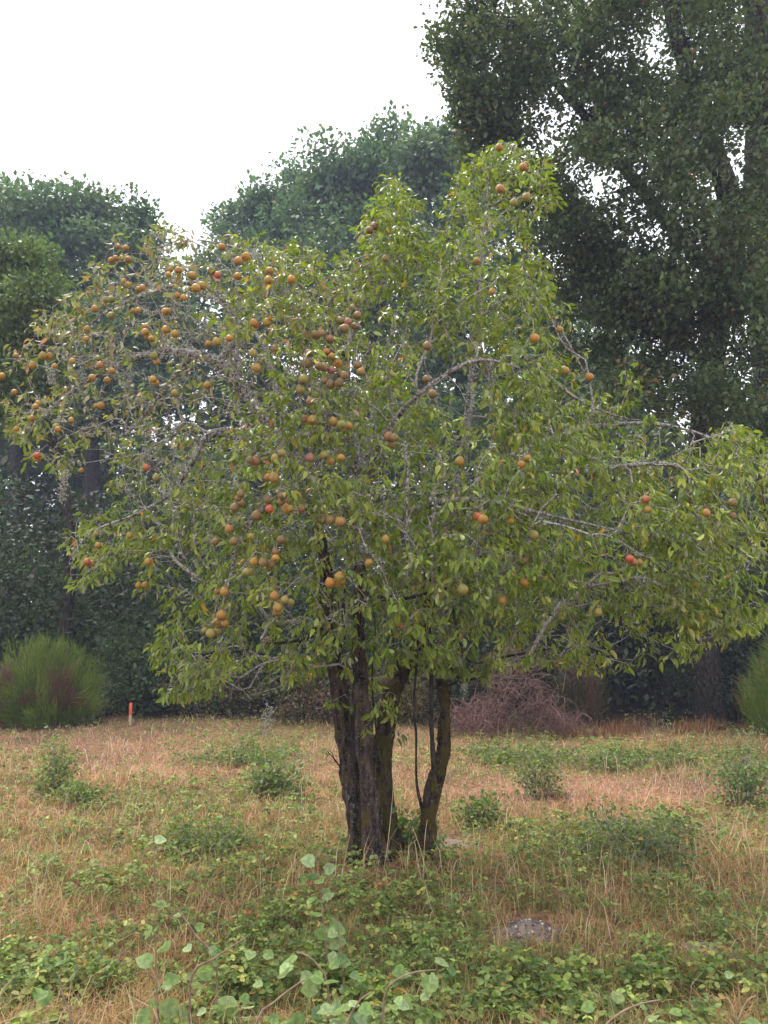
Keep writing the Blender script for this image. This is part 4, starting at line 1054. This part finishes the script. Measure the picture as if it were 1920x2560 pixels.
n = 400000
x, y = sample_ground(n, 2.3, 14.8)
gf = green_field(x, y); pk = pinkness(x, y)
clump = noise2(x, y, 6, 70) * .6 + noise2(x, y, 1.6, 71) * .4
ok = (rng.uniform(0, 1, n) < np.clip(.15 + 1.5 * (clump - .2), .1, 1) * (1 - .15 * gf)) & (rng.uniform(0, 1, n) < notbare(x, y)) & (np.hypot(x - BASE[0] - .05, y - Y0) > .14) & (y < edge_y(x) + rng.exponential(.25, n))
x, y, gf, pk, clump = x[ok], y[ok], gf[ok], pk[ok], clump[ok]; n = len(x)
patch = noise2(x, y, 1.0, 72)
dry = pick_cols(n, [(.43, .275, .125), (.37, .21, .095), (.48, .36, .20), (.26, .145, .07), (.33, .26, .095)], [3, 3, 1.6, 1.6, 1.5], .15)
pnk = pick_cols(n, [(.48, .26, .185), (.40, .205, .14), (.54, .35, .27)], [2, 2, 1.4], .12)
grc = pick_cols(n, [(.14, .20, .05), (.21, .24, .07), (.26, .25, .08)], [2, 2, 1.6], .15)
C = np.where((rng.uniform(0, 1, n) < pk)[:, None], pnk, dry)
isg = rng.uniform(0, 1, n) < np.clip(.14 + .6 * gf + .5 * (patch - .5), .05, .8) * (1 - .75 * pk)
C = np.where(isg[:, None], grc, C)
L = (.06 + .10 * rng.uniform(0, 1, n) ** 1.6 + .08 * clump * rng.uniform(0, 1, n)) * (1 - .35 * pk)
W = .0026 + .0005 * y
V, F1, F2, Cc = blades(n, x, y, L, W, C, lean=2.0)
link('grass', mesh_from('grass', V, [F1, F2], Cc), M_GRASS, kind='stuff', label='dry straw coloured meadow grass with green blades')
n = 9500
x, y = sample_ground(n, 2.4, 12, power=1)
ok = (noise2(x, y, 1.3, 80) > .40) & (np.hypot(x - BASE[0], y - Y0) > .25) & (rng.uniform(0, 1, n) < notbare(x, y))
x, y = x[ok], y[ok]; n = len(x)
V, F1, F2, Cc = blades(n, x, y, rng.uniform(.14, .38, n), np.full(n, .0026) + .0003 * y, pick_cols(n, [(.50, .38, .22), (.42, .28, .14), (.52, .44, .30)], [2, 2, 1]), lean=1.1)
link('tall_grass', mesh_from('tall_grass', V, [F1, F2], Cc), M_GRASS, kind='stuff', label='thin taller straw stalks rising from the meadow')

# rusty dry tussocks at the foot of the wood, right side
n = 5200
x = rng.uniform(1.3, 6.8, n); y = edge_y(x) + rng.normal(-.05, .28, n)
ok = noise2(x, y, 2.2, 84) > .42; x, y = x[ok], y[ok]; n = len(x)
V, F1, F2, Cc = blades(n, x, y, rng.uniform(.12, .30, n), np.full(n, .008), pick_cols(n, [(.22, .11, .055), (.17, .085, .04), (.30, .18, .09)], [2, 2, 1]), lean=1.0)
link('rusty_grass', mesh_from('rusty_grass', V, [F1, F2], Cc), M_GRASS, kind='stuff', label='rusty dry tussocks at the foot of the dark wood')

# herbs and bramble leaves
n = 260000
x, y = sample_ground(n, 2.3, 14.8)
gf = green_field(x, y)
fine = noise2(x, y, 5, 90) * .5 + noise2(x, y, 11, 91) * .5
ok = (rng.uniform(0, 1, n) < np.clip(gf * .62 * np.clip((fine - .30) * 3.0, .05, 1), .02, 1)) & (rng.uniform(0, 1, n) < notbare(x, y)) & (np.hypot(x - BASE[0] - .05, y - Y0) > .12)
x, y, gf, fine = x[ok], y[ok], gf[ok], fine[ok]; n = len(x)
px, py, _ = proj(np.stack([x, y, np.zeros_like(x)], -1))
zz = hgt(x, y) + .015 + (.03 + .19 * gf * np.clip(fine + .2, 0, 1)) * rng.uniform(.1, 1, n)
k3 = 3
O = np.repeat(np.stack([x, y, zz], -1), k3, 0); a0 = np.repeat(rng.uniform(0, 6.28, n), k3) + np.tile([0, 1.9, -1.9], n)
N = len(O)
D = np.stack([np.cos(a0), np.sin(a0), rng.uniform(-.6, .5, N)], -1)
C = np.repeat(pick_cols(n, [(.14, .20, .055), (.195, .255, .068), (.10, .145, .042), (.25, .305, .095), (.30, .29, .09), (.36, .20, .07)], [3, 3, 2, 1.6, 1.3, .25], .2), k3, 0)
S = np.repeat(rng.uniform(.016, .040, n) * (1 + .2 * (y < 3.8)), k3)
nearm = O[:, 1] < 5.2
Nh = rng.normal(0, .6, (N, 3)) + [0, -.15, 1]
Va, Fa, Ca = leaf_cloud(O[nearm], D[nearm], Nh[nearm], S[nearm], C[nearm], OV)
Vb, Fb, Cb = leaf_cloud(O[~nearm], D[~nearm], Nh[~nearm], S[~nearm] * 1.25, C[~nearm], RH)
link('ground_cover', mesh_from('ground_cover', np.vstack([Va, Vb]), [np.vstack([Fa, Fb + len(Va)])], np.vstack([Ca, Cb])), M_HERB, kind='stuff', label='low green bramble and herb leaves among the grass')

# ---------------------------------------------------------------- small shrubs in the meadow
PAL_SH = [(.13, .185, .05), (.17, .23, .06), (.09, .13, .04), (.23, .25, .10)]
def gpx(px, py):   # ground depth for a pixel on the ground
    return float(G(px, py)[1])
GS = 'small shrubs in the meadow'
bush('oak_sapling', 'narrow dark sapling standing in dry grass at the left', 155, gpx(155, 1985), .34, .58, .3, 1000, .038, PAL_SH, WB, cat='sapling', nstem=3, group=GS)
bush('small_shrub', 'low dark tuft at the foot of the left sapling', 225, gpx(225, 2010), .45, .18, .3, 600, .04, PAL_SH, WB, cat='shrub', nstem=4, group=GS)
bush('small_shrub', 'bright green bramble mound just before the left wood edge behind the pear trunks', 640, gpx(640, 1900), 1.8, .24, .9, 1900, .042, PAL_SH, WB, cat='shrub', group=GS)
bush('small_shrub', 'grey green broad leaved shrub left of the pear trunk', 700, gpx(700, 1985), .42, .28, .3, 700, .055, [(.15, .205, .08), (.12, .17, .055), (.20, .25, .12)], [1, 1, 1], cat='shrub', nstem=4, group=GS)
bush('small_shrub', 'dark bramble tuft in the dry grass left of the trunk', 540, gpx(540, 2130), .8, .24, .6, 1100, .036, PAL_SH, WB, cat='shrub', group=GS)
bush('small_shrub', 'upright grey green shrub right of the pear tree', 1325, gpx(1325, 1985), .46, .40, .3, 700, .04, [(.14, .18, .06), (.18, .21, .09), (.10, .13, .045)], [1, 1, 1], cat='shrub', nstem=5, group=GS)
bush('small_shrub', 'tall leafy shrub with pale tips near the right edge', 1830, gpx(1830, 2010), .52, .62, .45, 1300, .038, [(.10, .16, .05), (.14, .205, .06), (.22, .27, .15)], [2, 2, 1], cat='shrub', nstem=8, group=GS)
bush('small_shrub', 'dark spreading bramble mound in the grass right of the tree', 1540, gpx(1540, 2150), 1.15, .34, .7, 1700, .034, [(.085, .12, .045), (.12, .16, .055), (.17, .20, .08)], [2, 2, 1], cat='shrub', nstem=9, group=GS)
bush('small_shrub', 'bright green low bushes in front of the dead brush pile', 1300, gpx(1300, 1890), 1.3, .22, .6, 1100, .045, PAL_SH, WB, cat='shrub', group=GS)
bush('small_shrub', 'green bramble at the foot of the dark wood on the right', 1580, gpx(1580, 1905), 1.6, .22, .7, 1300, .045, PAL_SH, WB, cat='shrub', group=GS)
bush('small_shrub', 'small dark shrub seen right behind the thin right stem', 1200, gpx(1200, 2060), .35, .24, .3, 700, .04, PAL_SH, WB, cat='shrub', nstem=4, group=GS)
bush('small_shrub', 'ivy and nettle tuft at the foot of the pear trunks', 1015, 5.62, .34, .26, .25, 420, .05, [(.09, .16, .04), (.13, .19, .05), (.25, .17, .04)], [2, 2, .6], cat='shrub', nstem=4, group=GS)

# ---------------------------------------------------------------- poplar suckers in the foreground
TR = leaf_round()
pop_me = []
for c in pick_cols(12, [(.14, .225, .07), (.18, .27, .09), (.21, .28, .13), (.11, .18, .06), (.22, .28, .08)], [3, 3, 2, 2, 1], .12):
    cv = np.repeat(c[None], len(TR[0]), 0); cv[:3] = [.25, .22, .1]
    me = mesh_from('leaf', TR[0], [TR[1]], cv); me.materials.append(M_POPLAR); pop_me.append(me)
M_SHOOT = plain_mat('shoot_bark', (.16, .11, .07), (.30, .21, .15), 30)
def shoot(label, path, nleaf, lsize, spread=.02, side=1.0, crook=0):
    """path: rows (px, py, Y) bottom to top"""
    base = np.array(gz(path[0][0], path[0][2])); 
    pts = [[*(P(a, b_, c)), .0045 * (1 - .6 * q / len(path))] for q, (a, b_, c) in enumerate(path)]
    b0 = np.array(pts[0][:3]); g0 = float(hgt(b0[0], b0[1])); pts = [[b0[0], b0[1], g0 - .02, .005]] + ([pts[0]] if b0[2] > g0 + .02 else []) + pts[1:]
    b0 = np.array([b0[0], b0[1], g0])
    root = empty('poplar_shoot', label, 'plant', b0, 'young poplar shoots in the foreground')
    sp = smooth_path(pts, .03)
    Vt, Ft = tube(sp[:, :3] - b0, sp[:, 3], 6)
    link('stem', mesh_from('stem', Vt, [Ft], smooth=True), M_SHOOT, root)
    for q in range(nleaf):
        t_ = (q + .6) / nleaf; ii = min(len(sp) - 1, int((.12 + .88 * t_) * (len(sp) - 1)))
        p_ = sp[ii, :3] - b0 + rng.normal(0, spread, 3) * [1, 1, .4]
        a = (q * 2.4 + rng.normal(0, .4)); d_ = nrm(np.array([math.cos(a), math.sin(a) * .7 - .25, rng.uniform(-.35, .35)]))
        nv = nrm(np.array([rng.normal(0, .7), -.6 + rng.normal(0, .5), .8])); yv = nrm(np.cross(nv, d_)); zv = np.cross(d_, yv)
        s_ = lsize * rng.uniform(.55, 1.15) * (1 - .35 * t_)
        o = bpy.data.objects.new('leaf', pop_me[random.randrange(12)]); COL.objects.link(o); o.parent = root
        o.matrix_local = Matrix(((d_[0] * s_, yv[0] * s_, zv[0] * s_, p_[0]), (d_[1] * s_, yv[1] * s_, zv[1] * s_, p_[1]), (d_[2] * s_, yv[2] * s_, zv[2] * s_, p_[2]), (0, 0, 0, 1)))
shoot('upright poplar shoot with paired round leaves, just left of the pear trunk foot', [(818, 2400, 3.75), (808, 2300, 3.75), (798, 2200, 3.75), (788, 2130, 3.75)], 18, .12, .012)
shoot('slim poplar shoot with sparse round leaves in the left foreground', [(396, 2560, 3.3), (390, 2430, 3.3), (388, 2280, 3.3), (386, 2140, 3.3), (384, 2080, 3.3)], 12, .085, .012)
shoot('leaning woody shoot with a curled leaf at its tip, left foreground', [(540, 2410, 3.45), (490, 2340, 3.45), (450, 2280, 3.45), (438, 2262, 3.45)], 5, .10)
shoot('leafy low shoot with large pale leaves at the bottom middle', [(820, 2470, 3.3), (800, 2420, 3.3), (770, 2390, 3.3), (740, 2380, 3.3)], 22, .088, .08)
shoot('large leaved low shoot right of the bottom middle', [(960, 2500, 3.2), (990, 2450, 3.2), (1040, 2430, 3.2), (1090, 2425, 3.2)], 22, .088, .08)
shoot('low shoot with big leaves below the leaning shoot', [(480, 2440, 3.35), (530, 2400, 3.35), (590, 2360, 3.35), (620, 2340, 3.35)], 19, .080, .08)
shoot('pale leaved shoot in the lower left corner area', [(180, 2560, 3.1), (160, 2500, 3.1), (150, 2450, 3.1), (140, 2430, 3.1)], 7, .085, .04)
shoot('low round leaved shoot at the bottom edge, left of the middle', [(640, 2560, 2.95), (680, 2510, 2.95), (730, 2470, 2.95), (760, 2450, 2.95)], 19, .080, .08)
shoot('round leaved shoot at the bottom edge, right of the middle', [(860, 2600, 2.85), (870, 2550, 2.85), (900, 2500, 2.85), (930, 2480, 2.85)], 19, .080, .08)
shoot('spreading leafy shoot at the bottom edge on the right', [(1500, 2600, 2.95), (1540, 2540, 2.95), (1600, 2510, 2.95), (1650, 2500, 2.95)], 17, .07, .08)
shoot('bright leaved shoot in the lower right corner', [(1840, 2600, 2.95), (1850, 2540, 2.95), (1870, 2500, 2.95), (1890, 2490, 2.95)], 17, .07, .08)
shoot('single stalk with two drooping grey leaves right of the upright shoot', [(858, 2440, 3.7), (852, 2370, 3.7), (846, 2320, 3.7), (842, 2290, 3.7)], 3, .07)

# ---------------------------------------------------------------- long dry stalks by the trunk
def stalk(label, rows, r0=.0028):
    pts = [[*P(a, b_, Y), r0 * (1 - .5 * q / len(rows))] for q, (a, b_, Y) in enumerate(rows)]
    b0 = np.array(pts[0][:3]); b0[2] = float(hgt(b0[0], b0[1])); pts[0][2] = b0[2] - .01
    sp = smooth_path(pts, .04); Vt, Ft = tube(sp[:, :3] - b0, sp[:, 3], 5)
    o = link('dry_stalk', mesh_from('dry_stalk', Vt, [Ft], smooth=True), M_STRAW, label=label, cat='stalk', group='long dry stalks', loc=b0)
stalk('long pale stalk leaning up against the mossy trunk', [(957, 2215, 5.2), (968, 2120, 5.15), (978, 2030, 5.15), (984, 1950, 5.15), (985, 1850, 5.15)])
stalk('bent dry stalk crossing in front of the right stem foot', [(1062, 2260, 5.0), (1045, 2160, 5.0), (1036, 2105, 5.0), (1022, 2120, 5.0), (1018, 2160, 5.0)])
stalk('thin straight stalk leaning left before the right stem', [(1075, 2200, 5.1), (1050, 2120, 5.1), (1030, 2065, 5.1)])
stalk('upright thin stalk rising in front of the right stem', [(1056, 2190, 5.05), (1062, 2100, 5.05), (1068, 2050, 5.05)])
stalk('thin twiggy stalk rising right of the right stem', [(1090, 2060, 5.5), (1105, 2000, 5.5), (1118, 1950, 5.5)])
stalk('tall straw in the grass below the right stem', [(1095, 2320, 4.6), (1075, 2260, 4.6), (1060, 2200, 4.6)])
stalk('straw standing alone right of the bare earth heap', [(1750, 2420, 4.1), (1740, 2370, 4.1), (1734, 2330, 4.1)])

# ---------------------------------------------------------------- heap of bare earth with pale stones
hc = G(1320, 2352); hc[2] = float(hgt(hc[0], hc[1]))
heap = empty('earth_heap', 'low heap of bare greyish earth with small white stones in the foreground grass', 'earth heap', hc)
gn = 34; uu, vv = np.meshgrid(np.linspace(-1, 1, gn), np.linspace(-1, 1, gn)); rr = np.hypot(uu, vv)
hx = uu * .19; hy = vv * .17
hz = hgt(hc[0] + hx, hc[1] + hy) - hc[2] + .062 * np.clip(1 - rr ** 2 + .5 * (noise3(np.stack([hx, hy, hx * 0], -1), 11, 8) - .5), -.6, 1) + .03 * (noise3(np.stack([hx, hy, hx * 0], -1), 45, 3) - .5) + .025 * (noise3(np.stack([hx, hy, hx * 0], -1), 18, 4) - .5)
Vh = np.stack([hx, hy, hz], -1).reshape(-1, 3); i = np.arange(gn - 1)[:, None] * gn; j = np.arange(gn - 1)[None]
Fh = np.stack([i + j, i + j + 1, i + j + 1 + gn, i + j + gn], -1).reshape(-1, 4)
link('earth', mesh_from('earth', Vh, [Fh], smooth=True), plain_mat('heap_earth', (.13, .095, .085), (.27, .21, .19), 60, bump=.8), heap)
M_STONE = plain_mat('pale_stone', (.45, .43, .42), (.72, .70, .68), 40)
def rock(sd_):
    g = np.random.default_rng(sd_); V, Fc = [], []
    t = (1 + 5 ** .5) / 2
    V = nrm(np.array([(-1, t, 0), (1, t, 0), (-1, -t, 0), (1, -t, 0), (0, -1, t), (0, 1, t), (0, -1, -t), (0, 1, -t), (t, 0, -1), (t, 0, 1), (-t, 0, -1), (-t, 0, 1)], float)) * g.uniform(.65, 1.2, (12, 1)) * [1, .8, .6]
    Fc = np.array([(0, 11, 5), (0, 5, 1), (0, 1, 7), (0, 7, 10), (0, 10, 11), (1, 5, 9), (5, 11, 4), (11, 10, 2), (10, 7, 6), (7, 1, 8), (3, 9, 4), (3, 4, 2), (3, 2, 6), (3, 6, 8), (3, 8, 9), (4, 9, 5), (2, 4, 11), (6, 2, 10), (8, 6, 7), (9, 8, 1)])
    return mesh_from('stone', V, [Fc])
rocks = [rock(s) for s in range(5)]
for me in rocks: me.materials.append(M_STONE)
for q in range(34):
    a, b_ = (rng.uniform(1270, 1385), rng.uniform(2315, 2395)) if q > 8 else [(1283, 2325), (1298, 2327), (1312, 2330), (1325, 2336), (1352, 2338), (1357, 2355), (1332, 2372), (1375, 2362), (1290, 2360)][q]
    g_ = G(a, b_); dx, dy = g_[0] - hc[0], g_[1] - hc[1]; r2 = (dx / .19) ** 2 + (dy / .17) ** 2
    if r2 > .9: continue
    o = bpy.data.objects.new('stone', rocks[q % 5]); COL.objects.link(o); o.parent = heap
    s_ = rng.uniform(.007, .011) if q < 9 else rng.uniform(.003, .006)
    o.location = (dx, dy, float(hgt(g_[0], g_[1])) - hc[2] + .062 * (1 - r2) + .012); o.scale = (s_,) * 3; o.rotation_euler = (0, 0, random.uniform(0, 6.28))
M_EARTH = bpy.data.materials['heap_earth']
clods = [rock(s_ + 50) for s_ in range(4)]
for me in clods: me.name = 'clod'; me.materials.append(M_EARTH)
for q in range(120):
    a_, r_ = rng.uniform(0, 6.28), math.sqrt(rng.uniform(0, 1)) * 1.15
    dx, dy = math.cos(a_) * r_ * .19, math.sin(a_) * r_ * .17
    o = bpy.data.objects.new('clod', clods[q % 4]); COL.objects.link(o); o.parent = heap
    s_ = rng.uniform(.004, .013); o.scale = (s_, s_, s_ * 1.2); o.rotation_euler = (random.uniform(-1, 1), 0, random.uniform(0, 6.28))
    o.location = (dx, dy, float(hgt(hc[0] + dx, hc[1] + dy)) - hc[2] + .062 * max(-.2, 1 - r_ ** 2) + .008)
def bare(label, px, py, wx, wy):
    c = G(px, py); c[2] = float(hgt(c[0], c[1])); g1 = 22
    uu, vv = np.meshgrid(np.linspace(-1, 1, g1), np.linspace(-1, 1, g1)); hx = uu * wx; hy = vv * wy
    hz = hgt(c[0] + hx, c[1] + hy) - c[2] + .03 * np.clip(1 - np.hypot(uu, vv) ** 2, -1, 1) + .02 * (noise3(np.stack([hx, hy, hx * 0], -1), 40, 3) - .5)
    i = np.arange(g1 - 1)[:, None] * g1; j = np.arange(g1 - 1)[None]
    link('bare_earth', mesh_from('bare_earth', np.stack([hx, hy, hz], -1).reshape(-1, 3), [np.stack([i + j, i + j + 1, i + j + 1 + g1, i + j + g1], -1).reshape(-1, 4)], smooth=True), bpy.data.materials['heap_earth'], kind='structure', loc=c)
bare('', 1760, 2400, .16, .12); bare('', 1125, 2115, .16, .16)

# ---------------------------------------------------------------- the air
HZ = True
if HZ:
    me = bpy.data.meshes.new('haze')
    x0, x1, y0, y1, z0, z1 = -95, 95, -65, 105, -1.6, 27
    vs = [(x0, y0, z0), (x1, y0, z0), (x1, y1, z0), (x0, y1, z0), (x0, y0, z1), (x1, y0, z1), (x1, y1, z1), (x0, y1, z1)]
    me.from_pydata(vs, [], [(3, 2, 1, 0), (4, 5, 6, 7), (0, 1, 5, 4), (1, 2, 6, 5), (2, 3, 7, 6), (3, 0, 4, 7)])
    mh, n_, l_ = newmat('haze')
    out = n_.new('ShaderNodeOutputMaterial'); pv = n_.new('ShaderNodeVolumePrincipled')
    pv.inputs['Color'].default_value = (.60, .68, 1, 1); pv.inputs['Density'].default_value = .0018
    l_.new(pv.outputs[0], out.inputs['Volume'])
    link('haze', me, mh, kind='stuff')

tot = sum(len(o.data.polygons) for o in scene.objects if o.type == 'MESH')
print('POLYS', tot, 'OBJECTS', len(scene.objects))
